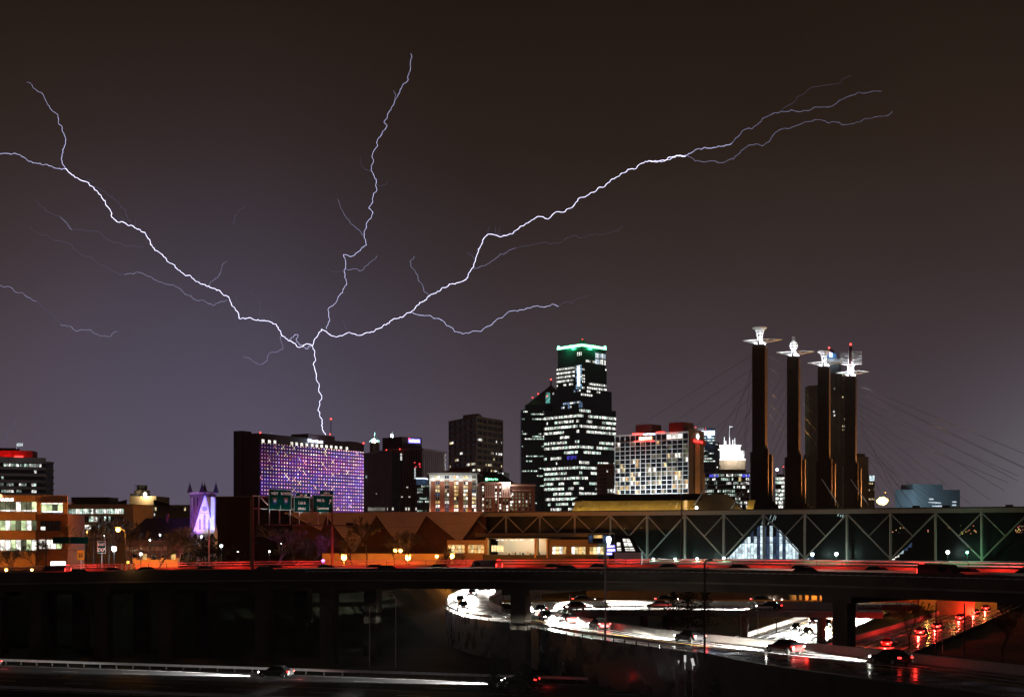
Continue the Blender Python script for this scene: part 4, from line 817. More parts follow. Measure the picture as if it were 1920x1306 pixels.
# dark tower with blue-white sign behind
t = bld('office_tower', 'dark glass tower with glaring blue white rooftop sign', 1315, 960)
f = FP(1278, 957, 1341, 954); fr_ = FP(1341, 954, 1348.5, 960)
block(t, f, 30, GZ, Z(802, 955), 'glass_tower'); MB().ob(fr_, 0, fr_.L, GZ, Z(828, 955), -20, -.1).build('side_wing', 'glass_tower', t)
MB().ob(f, f.t(1278), f.t(1320), Z(808, 955), Z(802, 955), .05, .6).build('parapet', 'brown_stone', t); MB().ob(f, f.t(1280), f.t(1290), Z(806, 955), Z(804, 955), .6, 1).build('lit_coping', 'lit_white', t)
MB().ob(f, f.t(1315), f.t(1340), Z(815, 953), Z(807, 953), .3, .8).build('sign_panel', 'neon_ice', t); lamp('sign_light', f.p(f.t(1330), 4, Z(816, 953)), 9000, (.45, .6, 1), t, r=1)
windows(t, f, f.t(1319), f.L, Z(925, 955), Z(818, 955), 9, 22, .8, .5, 0, rg, ((CW, 1.2), (CG, .8)), rows=[.8, .3, .5, .05, .35, .1, .2, .5, .9, .3, .05, .05, .02, .05, .1, .4, .1, .02, .1, .05, .02, 0], run=.75)
windows(t, fr_, 0, fr_.L, Z(925, 955), Z(830, 955), 3, 20, .7, .5, .2, rg); beacon(t, 1304.5, 800.5, 955, .3); beacon(t, 1323, 803.5, 955, .3)

# white floodlit temple-topped tower
t = bld('temple_topped_tower', 'stone tower with blazing white columned top and aerials', 1372, 1120)
f = FP(1349, 1120, 1398, 1119); block(t, f, 28, GZ, Z(860.5, 1119), 'brown_stone', 'shaft'); f2 = Fr(f.p(.4, -1, 0).xy, f.p(f.L - .8, -1, 0).xy)
block(t, f2, 24, Z(860.5, 1119), Z(844, 1119), 'white', 'colonnade_wall'); MB().ob(f, -.3, f.L + .2, Z(862, 1119), Z(860, 1119), -26, .6).build('cornice', 'white', t)
fins(t, f2, [f2.L * (k + .5) / 12 for k in range(12)], .7, Z(860, 1119), Z(847, 1119), .9, 'white', 'column', each=True); windows(t, f2, 0, f2.L, Z(858, 1119), Z(848, 1119), 12, 2, .35, .4, 0, rg, d=.05)
MB().ob(f2, f2.t(1349.5), f2.t(1389), Z(844, 1119), Z(834, 1119), -20, -3).build('attic', 'white', t); MB().ob(f2, f2.t(1348), f2.t(1391), Z(835, 1119), Z(833, 1119), -21, -2.4).build('attic_cornice', 'white', t)
for px in (1355, 1366, 1378, 1391): lamp('flood_lamp', f.p(f.t(px), 6, Z(861, 1119)), 3500, (.95, 1, .97), t, r=.5)
for px in (1356, 1368, 1382): lamp('flood_lamp', f.p(f.t(px), 5, Z(845, 1119)), 2000, (.95, 1, .97), t, r=.5)
for px, y in ((1358, 819), (1361, 826), (1368, 812), (1374, 824), (1378, 821)): MB().tube([at(px, 834, 1125), at(px, y, 1125)], .3, 5).build('aerial', 'white_steel', t)
lamp('aerial_light', at(1368, 832, 1119), 5000, (.95, 1, 1), t, r=.5)
fins(t, f, [f.L * (k + .5) / 9 for k in range(9)], .5, GZ, Z(863, 1119), .4, 'brown_stone', 'pilasters')
fl_ = thing('flag', 'tiny pale flag above the white columned tower', 'flag', at(1368, 833, 1121)); MB().tube([at(1368, 833, 1121), at(1368, 798, 1121)], .16, 5).build('pole', 'white_steel', fl_)
mb = MB(); [mb.face([at(1368.2 + 1.5 * i, 801.5 - .3 * i, 1121 + .3 * (i % 2)), at(1369.7 + 1.5 * i, 801.2 - .3 * i, 1121 + .3 * ((i + 1) % 2)), at(1369.7 + 1.5 * i, 798.6, 1121 + .3 * ((i + 1) % 2)), at(1368.2 + 1.5 * i, 798.6, 1121 + .3 * (i % 2))]) for i in range(4)]; mb.build('cloth', 'white', fl_); lamp('flag_light', at(1371, 803, 1117), 900, (.9, .95, 1), fl_)
# banded glass office below it
t = bld('glass_office', 'low banded glass office with blue lights left of the pylons', 1365, 720)
f = FP(1322, 720, 1408, 718); block(t, f, 20, GZ, Z(886, 719), 'glass_dark'); MB().ob(f, f.t(1346), f.t(1400), Z(886, 719), Z(879, 719), -14, -4).build('plant_room', 'brown_stone', t); n = 9
slabs(t, f, 0, f.L, [Z(887 + 7.4 * k, 719) for k in range(n)], .45, .5, 'galv', 'floor_edge'); windows(t, f, 0, f.L, Z(953, 719), Z(887, 719), 26, n, .7, .62, .45, rg, ((CG, .8), (CW, .9), (CW, 1.3), (CG, .3)), run=.5)
mb = MB(); [mb.oq(f, f.t(a), f.t(b), Z(894, 719), Z(889, 719), .6, (.10, .10, .9)) for a, b in ((1330, 1338), (1341, 1346), (1391, 1398), (1400, 1405))]; mb.build('blue_lights', 'dot', t, kind='stuff')
pane(t, f, f.t(1385), f.t(1389.5), Z(902, 719), Z(894, 719), 'lit_warm', .6)
# low ballroom with golden clerestory
t = bld('ballroom_hall', 'long low hall with golden lit sloping clerestory behind the truss wall', 1240, 540)
f = FP(1073, 548, 1412, 532); block(t, f, 30, GZ, Z(957, 540), 'roof_dark')
zt = Z(937.5, 540); n = 26
for i in range(n):
    a, b = f.L * i / n, f.L * (i + 1) / n
    if f.L * .93 > a > f.L * .70: continue
    mb = MB(); mb.hexa([f.p(a + .05, .3, Z(957, 540)), f.p(b - .05, .3, Z(957, 540)), f.p(b - .05, -.1, Z(957, 540)), f.p(a + .05, -.1, Z(957, 540)), f.p(a + .05 + .8, -2.4, zt), f.p(b - .05 + .8, -2.4, zt), f.p(b - .05 + .8, -2.8, zt), f.p(a + .05 + .8, -2.8, zt)]); mb.build('clerestory_panel', 'gold', t)
MB().hexa([f.p(-1, -2, zt), f.p(f.L * .72, -2, zt), f.p(f.L * .72, -28, zt), f.p(-1, -28, zt), f.p(2, -10, Z(925.5, 548)), f.p(f.L * .72, -10, Z(925, 548)), f.p(f.L * .70, -20, Z(925, 548)), f.p(2, -20, Z(925.5, 548))]).build('roof', 'roof_dark', t)
MB().hexa([f.p(f.t(1300), 2, Z(957, 540)), f.p(f.t(1392), 2, Z(957, 540)), f.p(f.t(1392), -20, Z(957, 540)), f.p(f.t(1300), -20, Z(957, 540)), f.p(f.t(1312), -5, Z(926, 540)), f.p(f.t(1362), -5, Z(926, 540)), f.p(f.t(1362), -12, Z(926, 540)), f.p(f.t(1312), -12, Z(926, 540))]).build('hipped_roof', 'tan_dark', t)
for k in range(9): lamp('gutter_light', f.p(f.L * (k + .5) / 12.8, 3.0, Z(953, 540)), 240, (1, .78, .3), t, r=.4)
lamp('gutter_light', f.p(f.t(1402), 3, Z(953, 540)), 420, (1, .78, .3), t, r=.4)
MB().sphere(at(1306, 951.5, 500), .5).build('flood_lamp', 'lamp_white', t); lamp('flood_light', at(1306, 950, 498), 500, (1, .95, .9), t)
pane(t, f, f.t(1282), f.t(1289), Z(956, 540), Z(938, 540), 'lit_amber', .5)

# art-deco tower behind third pylon, and its neighbours
t = bld('art_deco_tower', 'dark stepped art deco tower with blue lantern behind the pylons', 1560, 1180, 'skyscraper')
for a, b, y, d, nm in ((1515, 1622, 850, 0, 'base'), (1517, 1548, 722, 2, 'wing'), (1541, 1590, 700, 4, 'shaft'), (1547, 1578, 672, 7, 'upper_shaft'), (1585, 1602, 724, 3, 'wing')):
    f = FP(a, 1180 + d, b, 1180 + d); MB().ob(f, 0, f.L, GZ, Z(y, 1180 + d), -18 + d, 0).build(nm, 'brown_stone', t)
    fins(t, f, [f.L * (k + .5) / max(2, int(f.L / 4)) for k in range(max(2, int(f.L / 4)))], .8, GZ, Z(y, 1180 + d) - 1, .5, 'brown_stone', 'ribs')
c = at(1558, 672, 1196); oc = lambda r: [(c.x + r * math.cos(i * math.pi / 4), c.y + r * math.sin(i * math.pi / 4)) for i in range(8)]
MB().prism(oc(6.0), c.z, Z(663, 1196), oc(5)).build('lantern', 'hazy', t); MB().prism(oc(5), Z(663, 1196), Z(654, 1196), oc(.6)).build('lantern_roof', 'plum_dark', t); MB().ob(FP(1555, 1188, 1561, 1188), 0, 2.6, Z(669, 1188), Z(661, 1188), -.3, 0).build('lantern_lamp', 'lamp_blue', t); lamp('lantern_light', at(1560, 667, 1183), 6000, (.3, .55, 1), t)
beacon(t, 1554.5, 651.5, 1196, .6)
f = FP(1590, 1179, 1608, 1179); windows(t, FP(1578, 1179.2, 1590, 1179.2), 0, 5, Z(850, 1180), Z(700, 1180), 3, 22, .5, .4, .2, rg, ((WW, .8), (CW, 1), (WW, .25)), d=.7)
for px, y in ((1563, 727), (1562, 770), (1563, 777)): MB().oq(FP(px, 1178, px + 3, 1178), 0, 1.2, Z(y + 3, 1178), Z(y, 1178), .6, (1.2, 1.2, 1.2)).build('lit_window', 'dot', t)
t = bld('glass_office', 'bright windowed slab seen between the two left pylons', 1464, 820); f = FP(1454, 820, 1474, 819.6); block(t, f, 12, GZ, Z(893, 820), 'glass_dark'); windows(t, f, 0, f.L, Z(953, 820), Z(893, 820), 7, 8, .8, .66, .93, rg, ((CG, 1.4), (CW, 1.4)), run=.4); MB().ob(f, 2, f.L, Z(893, 820), Z(888, 820), -8, -3).build('plant_room', 'roof_dark', t); MB().sphere(at(1457, 880, 815), .9).build('roof_lamp', 'neon_ice', t); MB().tube([at(1457, 893, 816), at(1457, 880, 816)], .2, 5).build('lamp_pole', 'dark_steel', t); beacon(t, 1469, 875, 820, .35, 890)
t = bld('brown_tower', 'brown block with one lit corner room right of the last pylon', 1625, 850); f = FP(1606, 852, 1628.5, 851.6); block(t, f, 15, GZ, Z(856, 852), 'brown_stone'); f = FP(1628.5, 850, 1640, 850.5); block(t, f, 12, GZ, Z(890, 850), 'brown_stone', 'wing'); windows(t, f, 0, f.L, Z(950, 850), Z(903, 850), 4, 8, .45, .55, .2, rg, ((WW, .7),)); pane(t, f, f.t(1630), f.t(1639.5), Z(901, 850), Z(891, 850), 'lit_cool', .1)
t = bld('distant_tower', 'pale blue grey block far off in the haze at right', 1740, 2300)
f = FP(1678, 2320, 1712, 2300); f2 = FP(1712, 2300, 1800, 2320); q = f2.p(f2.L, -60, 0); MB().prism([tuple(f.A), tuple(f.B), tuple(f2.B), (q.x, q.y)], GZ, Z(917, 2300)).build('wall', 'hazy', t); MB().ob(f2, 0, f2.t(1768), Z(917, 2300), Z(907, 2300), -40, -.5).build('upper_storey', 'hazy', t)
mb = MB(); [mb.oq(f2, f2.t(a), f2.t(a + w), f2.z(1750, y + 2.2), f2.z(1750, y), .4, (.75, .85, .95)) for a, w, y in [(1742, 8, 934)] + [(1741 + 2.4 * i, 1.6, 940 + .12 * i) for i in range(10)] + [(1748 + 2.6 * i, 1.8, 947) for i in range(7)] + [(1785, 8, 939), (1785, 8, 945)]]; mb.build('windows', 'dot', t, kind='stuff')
lamp('unseen_facade_light', at(1720, 945, 2240), 90000, (.75, .9, 1), t, r=4)  # unseen lamp added to brighten the distant block
t = thing('floodlight_mast', 'blazing yellow floodlight cluster right of the pylons', 'floodlight', (X(1655, 790), 790, GZ))
MB().tube([(X(1655, 790), 790, GZ), (X(1655, 590), 790, Z(935, 790))], [.4, .25], 8).build('pole', 'dark_steel', t); MB().box(at(1655, 938.5, 790), (6.4, .4, .5)).build('crossarm', 'dark_steel', t)
for k, (dx, dy) in enumerate(((-8, 1), (-3.5, -2), (1.5, -2.5), (6.5, 0), (-4.5, 3.5), (1, 4), (5, 3.5))): MB().sphere(at(1655 + dx, 938 + dy, 789), (1.2, 1.5, 1.6, 1.3, 1.3, 1.5, 1.1)[k], 10, 6).build('floodlight', 'lamp_yellow', t)
lamp('floodlight_light', at(1655, 938, 786), 60000, (1, .50, .16), t, r=1.5)
MB().tube([at(1659, 937, 592), at(1659, 919, 592)], .1, 5).build('mast', 'dark_steel', t); MB().sphere(at(1660, 923, 592), .25).build('mast_lamp', 'amber', t)

# ------------------------------------------------------------------ convention centre
cc = thing('convention_centre', 'long convention hall with triangulated truss wall and folded panels', 'convention centre', (X(1200, 420), 420, -5))
HF = f = FP(905, 462, 2060, 372); ZB, ZT = 7.0, Z(951.5, f.D(1880)); S0 = f.t(916); step = (f.t(1841) - f.t(1145)) / 9
MB().ob(f, -2, f.L, 5, ZT - .4, -40, -3).build('glass_wall', 'truss_wall', cc); MB().ob(f, -2, f.L, ZT - 1.2, ZT, -3.2, .5).build('roof_beam', 'truss', cc); MB().ob(f, -2, f.L, ZT, ZT + .35, -40, .7).build('roof_edge', 'dark_concrete', cc)
for px in (1708, 1765, 1885): MB().ob(f, f.t(px) - .9, f.t(px) + .9, ZT + .35, ZT + 1.0, -8, -6).build('roof_vent', 'roof_dark', cc)
tp = [f.t(1145) + step * k for k in range(-4, 12)]
zlow = f.z(960, 998.5)
def strut(a, za, b, zb, w, nm='diagonal', d=.15): MB().tube([f.p(a, d, za), f.p(b, d, zb)], w, 6).build(nm, 'truss', cc)
for k, a in enumerate(tp):
    lowk = k < 5
    MB().tube([f.p(a, .15, zlow if lowk else ZB - .5), f.p(a, .15, ZT - 1.2)], .30 if lowk else .38, 8).build('post', 'truss', cc)
    if k + 1 < len(tp):
        b = tp[k + 1]
        if k < 4: m = (a + b) / 2; strut(a + .4, ZT - 1.3, m, zlow + .2, .2); strut(m, zlow + .2, b - .4, ZT - 1.3, .2)
        else:
            if k % 2 == 0: strut(a, ZT - 1.3, b, ZB, .26); strut(b, ZT - 1.3, (a + b) / 2, (ZT - 1.3 + ZB) / 2, .18)
            else: strut(a, ZB, b, ZT - 1.3, .26); strut(a, ZT - 1.3, (a + b) / 2, (ZT - 1.3 + ZB) / 2, .18)
MB().ob(f, tp[0] - 2, tp[4], zlow - 1.3, zlow - .05, -3, .5).build('lower_beam', 'tan', cc)
MB().ob(f, tp[5] - 4, f.L, ZB - .9, ZB - .45, -3, .8).build('sill_beam', 'galv', cc)
# lit glazing in the triangles of the truss
def tri_panes(kA, kB, px0, px1, n, ytop, side):
    a, b = f.t(px0), f.t(px1); w = (b - a) / n
    for i in range(n):
        t0, t1 = a + i * w, a + (i + 1) * w
        def lim(tt):
            u = (tt - tp[kA]) / (tp[kA + 1] - tp[kA]) if tt < tp[kA + 1] else (tp[kB] - tt) / (tp[kB] - tp[kB - 1])
            return ZB + (ZT - 1.5 - ZB) * max(0, min(1, u)) - .4
        h = (lim(t0), lim(t1)); zm = f.z(1420, 1018); zu = f.z(1420, ytop)
        px = 960 + F * f.p(t0, 0, 0).x / f.p(t0, 0, 0).y
        core = 1409 < px < 1462
        for (lo, hi, m) in ((ZB - .3, zm, 'lit_cool' if not core else 'lit_blue'), (zm + .1, zu, 'lit_cool' if not core and i % 3 else 'lit_blue'), (zu + .1, f.z(1420, 985), 'lit_blue' if i % 2 else 'glass_dark')):
            y0, y1 = min(hi, h[0]), min(hi, h[1])
            if max(y0, y1) <= lo + .1: continue
            d = -2.9
            q = MB(); q.face([f.p(t0 + .05, d, lo), f.p(t1 - .05, d, lo), f.p(t1 - .05, d, max(lo, y1)), f.p(t0 + .05, d, max(lo, y0))]); q.build('pane', m if not (core and i % 3 == 0) else 'lit_cool', cc)
tri_panes(7, 9, 1349, 1492, 24, 1005, 0)
mb = MB(); [mb.face([f.p(f.t(a), -2.8, f.z(1430, y0)), f.p(f.t(a + 1.3), -2.8, f.z(1430, y0)), f.p(f.t(a + 1.3 + s), -2.8, f.z(1430, y1)), f.p(f.t(a + s), -2.8, f.z(1430, y1))], (.5, .7, .7)) for a, y0, y1, s in ((1422, 982, 973, 3), (1433.5, 983, 975, 4), (1437, 973, 965, 3), (1441, 979, 965, 6), (1447, 974, 967, 2), (1565, 968, 963, 2), (1570, 969, 965, 1.5), (1574, 970, 965, 1.5))]; mb.build('roof_lights', 'dot', cc, kind='stuff')
for i in range(5):      # bright corner bays at the feet of the diagonals
    for k0, px0 in ((9, 1497), (11, 1666)):
        t0 = f.t(px0 + i * (5 if k0 == 9 else 8)); t1 = f.t(px0 + (i + 1) * (5 if k0 == 9 else 8)) - .05; u = lambda tt: ZB + (ZT - 1.5 - ZB) * max(0, (tt - tp[k0]) / (tp[k0 + 1] - tp[k0])) * .92 - .3
        q = MB(); q.face([f.p(t0, -2.9, ZB - .3 + (.9 * i if k0 == 11 else 0)), f.p(t1, -2.9, ZB - .3 + (.9 * i if k0 == 11 else 0)), f.p(t1, -2.9, u(t1)), f.p(t0, -2.9, max(ZB - .2, u(t0)))]); q.build('pane', ('lit_white', 'lit_white', 'lit_cool', 'lit_blue', 'lit_blue')[i], cc)
mb = MB(); rr = random.Random(5)      # glowing flecks painted as street lamp reflections in the dark glazing
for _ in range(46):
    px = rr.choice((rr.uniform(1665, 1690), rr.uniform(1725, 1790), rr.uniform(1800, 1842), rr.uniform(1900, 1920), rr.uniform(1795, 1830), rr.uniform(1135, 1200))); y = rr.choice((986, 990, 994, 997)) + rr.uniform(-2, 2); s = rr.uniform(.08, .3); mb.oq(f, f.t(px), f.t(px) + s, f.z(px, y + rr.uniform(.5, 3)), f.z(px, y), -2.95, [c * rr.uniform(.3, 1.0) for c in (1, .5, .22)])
mb.build('painted_reflections', 'dot', cc, kind='stuff')
# podium, grass bank and tunnel mouth
pf = FP(1095, 425, 2100, 352)
def pod(a, b, z0, z1, nm='podium_wall', m='dark_concrete', d0=-2, d1=0): MB().ob(pf, pf.t(a), pf.t(b), z0, z1, d0, d1).build(nm, m, cc)
pod(1100, 1482, -6, 5.2); pod(1482, 1860, 2.2, 5.2); pod(1860, 2080, -6, 5.2); pod(1655, 1700, -6, 2.2)
bank = MB(); bank.hexa([pf.p(pf.t(1100), -2, 4.9), pf.p(pf.t(2080), -2, 4.9), f.p(f.t(2050), .6, 4.9), f.p(f.t(1150), .6, 4.9), pf.p(pf.t(1100), -2, 5.1), pf.p(pf.t(2080), -2, 5.1), f.p(f.t(2050), .6, 6.4), f.p(f.t(1150), .6, 6.4)]).build('grass_bank', 'grass', kind='structure')
tun = thing('tunnel_mouth', 'orange lit underpass mouth where the motorway runs under the hall', 'tunnel', (X(1560, 340), 340, -5))
tf = FP(1465, 342, 1905, 322)
for a, b in ((1478, 1655), (1700, 1862)): MB().ob(tf, tf.t(a), tf.t(b), -5.2, 2.2, -22, -21).build('end_wall', 'tan', tun)
MB().ob(tf, 0, tf.L, 2.2, 5.0, -23, 0).build('overbridge', 'concrete', tun); MB().ob(tf, tf.t(1655), tf.t(1700), -5.2, 2.2, -23, -1).build('central_wall', 'tan', tun); MB().ob(tf, tf.t(1466), tf.t(1478), -5.2, 2.2, -23, -1).build('abutment', 'dark_concrete', tun)
for px in (1489, 1500, 1512, 1528, 1544, 1561, 1607, 1622, 1640): MB().ob(tf, tf.t(px) - .35, tf.t(px) + .35, -5.2, 2.2, -6, -5).build('column', 'concrete', tun)
for px in (1495, 1520, 1548, 1590, 1632, 1730, 1790, 1840): MB().ob(tf, tf.t(px) - .8, tf.t(px) + .8, 2.02, 2.15, -14, -13).build('unseen_tunnel_lamp', 'lamp_sodium', tun); lamp('unseen_tunnel_light', tf.p(tf.t(px), -13, 1.5), 2600 if px < 1700 else 500, (1, .42, .09), tun, r=.3)  # unseen lamps added to light the underpass orange
MB().ob(tf, tf.t(1760), tf.t(1830), -5.2, 1.2, 6, 6.4).build('wing_wall', 'tan', tun); lamp('unseen_wall_light', tf.p(tf.t(1795), 14, 1.5), 250, (1, .42, .09), tun, r=.3)  # unseen lamp added to light the wing wall orange
# folded panels on the left of the hall
g = FP(540, 475, 905, 458); zt = Z(960.5, 465)
MB().ob(g, 0, g.L, GZ, zt - .6, -34, -4).build('recess_wall', 'brick_dark', cc); MB().ob(g, -1, g.L + .5, zt - .3, zt + .25, -36, .6).build('fascia', 'pink_panel', cc)
def tri(p, d0=0, d1=-3.6): # hanging folded triangle: top edge left, top edge right, foot
    a, b, c_ = p; at_ = [g.t(x) for x in (a[0], b[0], c_[0])]
    n = 3
    def P(i, j, k): # barycentric grid
        u = [x / n for x in (i, j, k)]; px = u[0] * a[0] + u[1] * b[0] + u[2] * c_[0]; py = u[0] * a[1] + u[1] * b[1] + u[2] * c_[1]
        return px, py, u[2]
    def Q(q, dd): px, py, w = q; tt = g.t(px); return g.p(tt, dd - 2.6 * w, Z(py, 465))
    for i in range(n):
        for j in range(n - i):
            k = n - 1 - i - j; cells = [[P(i + 1, j, k), P(i, j + 1, k), P(i, j, k + 1)]]
            if k > 0: cells.append([P(i + 1, j + 1, k - 1), P(i, j + 1, k), P(i + 1, j, k)])
            for ce in cells:
                cx = sum(q[0] for q in ce) / 3; cy = sum(q[1] for q in ce) / 3; sh = [(cx + (q[0] - cx) * .975, cy + (q[1] - cy) * .975, q[2]) for q in ce]
                mb = MB(); mb.v += [Q(q, 0) for q in sh] + [Q(q, -.3) for q in sh]; mb.f += [[0, 1, 2], [5, 4, 3], [0, 1, 4, 3], [1, 2, 5, 4], [2, 0, 3, 5]]; mb.c += [None] * 5; mb.build('panel', 'pink_panel', cc)
    for s, e in ((a, c_), (b, c_)):
        MB().tube([Q((s[0], s[1], 0), .12), Q((e[0], e[1], 1), .12)], .22, 6).build('panel_edge', 'pink_panel', cc)
tri(((707, 965), (799, 965), (753, 1034))); tri(((800, 965), (902, 962), (858, 1016))); tri(((613, 965), (705, 965), (659, 1034))); tri(((545, 963), (611, 965), (596, 992)))
MB().ob(g, 0, g.L, Z(965.5, 465), zt - .3, -.4, .05).build('header_panel', 'pink_panel', cc)
# street level wing with the lit rooms
w1 = FP(838, 439, 912, 438); w2 = FP(905, 436, 1120, 420)
wing = thing('street_wing', 'low wing with lit rooms under the truss, right of sodium lamps', 'building', (X(1000, 430), 430, GZ), 'downtown buildings')
MB().ob(w1, 0, w1.L, GZ, Z(1012, 438), -14, 0).build('wall', 'tan', wing)
for a, b in ((840, 871.5), (877.5, 908)):
    n = 5
    for i in range(n): pane(wing, w1, w1.t(a + (b - a) * i / n) + .06, w1.t(a + (b - a) * (i + 1) / n) - .06, Z(1036, 438), Z(1021, 438), 'lit_warm' if i % 2 else 'lit_amber', .05)
    MB().ob(w1, w1.t(a), w1.t(b), Z(1029, 438), Z(1028.3, 438), .06, .2).build('transom_bar', 'tan', wing)
MB().ob(w2, 0, w2.L, GZ, Z(1040, 428), -10, 0).build('plinth', 'dark_concrete', wing)
for px, m in ((912, 'tan'), (1006, 'white_frame')): MB().ob(w2, w2.t(px) - .4, w2.t(px) + .4, Z(1040, 430), Z(1009, 430), -1, 0).build('pier', m, wing)
MB().ob(w2, w2.t(912), w2.t(1008), Z(1041, 430), Z(1009, 430), -9, -8.5).build('room_back_wall', 'white', wing); MB().ob(w2, w2.t(912), w2.t(1030), Z(1009.5, 430), Z(1008.5, 430), -9, 0).build('room_ceiling', 'white', wing)
for i in range(5): pane(wing, w2, w2.t(914 + 4.6 * i), w2.t(918 + 4.6 * i), Z(1034, 430), Z(1022, 430), 'lit_warm', -3)
for i in range(9): MB().ob(w2, w2.t(920 + 9 * i), w2.t(924 + 9 * i), Z(1012.5, 430), Z(1011, 430), -5, -4).build('ceiling_lamp', 'lit_white', wing)
for k in range(4): lamp('room_light', w2.p(w2.t(930 + 20 * k), -4, Z(1013, 430)), 300, (1, .95, .6), wing, r=.5)
rr = random.Random(9)
for k in range(14): px = 940 + k * 4.6; h = rr.uniform(3, 8); c = w2.p(w2.t(px), -3 - rr.random() * 2, Z(1040, 430)); MB().box((c.x, c.y, c.z + h * .08), (rr.uniform(.3, .6), .4, h * .16)).build('furniture', rr.choice(['dark_steel', 'white', 'galv']), wing)
MB().ob(w2, w2.t(1027), w2.L, GZ, Z(1011, 424), -8, -.3).build('brick_wall', 'brown_stone', wing)
for a in (1035, 1071, 1105):
    for i in range(4): pane(wing, w2, w2.t(a + 6.6 * i) + .05, w2.t(a + 6.6 * (i + 1)) - .05, Z(1038, 424), Z(1024.5, 424), rr.choice(['lit_warm', 'lit_amber', 'lit_white']), -.2)
    MB().ob(w2, w2.t(a), w2.t(a + 26.4), Z(1031, 424), Z(1030.5, 424), -.22, -.1).build('transom_bar', 'white_frame', wing)
for px in (1003.5, 1026): MB().ob(w2, w2.t(px) - .25, w2.t(px) + .25, Z(1045, 428), Z(1010, 428), -.3, .1).build('post', 'tan', wing)
# kiosk with sloping rooflight
kp = FP(1100, 409, 1205, 407); kk = thing('glazed_pavilion', 'small pavilion with sloping lit rooflights beside the purple sign', 'pavilion', (X(1170, 405), 405, GZ))
MB().ob(kp, kp.t(1152), kp.t(1203), GZ, Z(1035, 407), -8, 0).build('base_wall', 'galv', kk)
sl0 = [kp.p(kp.t(1152), 0, Z(1035, 407)), kp.p(kp.t(1203), 0, Z(1035, 407)), kp.p(kp.t(1182), -5, Z(1003, 410)), kp.p(kp.t(1152), -5, Z(1003, 410))]
mb = MB(); mb.face(sl0); mb.face([v + Vector((0, .3, -.2)) for v in sl0][::-1]); mb.build('roof', 'truss_wall', kk)
def sl(u, v): return sl0[0].lerp(sl0[1], u).lerp(sl0[3].lerp(sl0[2], u), v) + Vector((0, -.12, .08))
for u0, u1 in ((.10, .26), (.42, .58), (.60, .78)):
    for v0, v1 in ((.08, .13), (.18, .26), (.36, .56), (.6, .78)):
        if u0 < .2 and v0 > .5: continue
        mb = MB(); mb.face([sl(u0, v0), sl(u1, v0), sl(u1, v1), sl(u0, v1)]); mb.build('rooflight', 'lit_white', kk)
MB().ob(kp, kp.t(1103), kp.t(1152), Z(1018, 410), Z(1001, 410), -6, .4).build('canopy', 'truss_wall', kk); pane(kk, kp, kp.t(1113), kp.t(1130), Z(1008, 410), Z(1002.5, 410), 'lit_amber', .45); pane(kk, kp, kp.t(1130.5), kp.t(1138), Z(1017, 410), Z(1003, 410), 'lit_blue', .45); pane(kk, kp, kp.t(1104), kp.t(1111), Z(1016, 410), Z(1003, 410), 'lit_blue', .45)

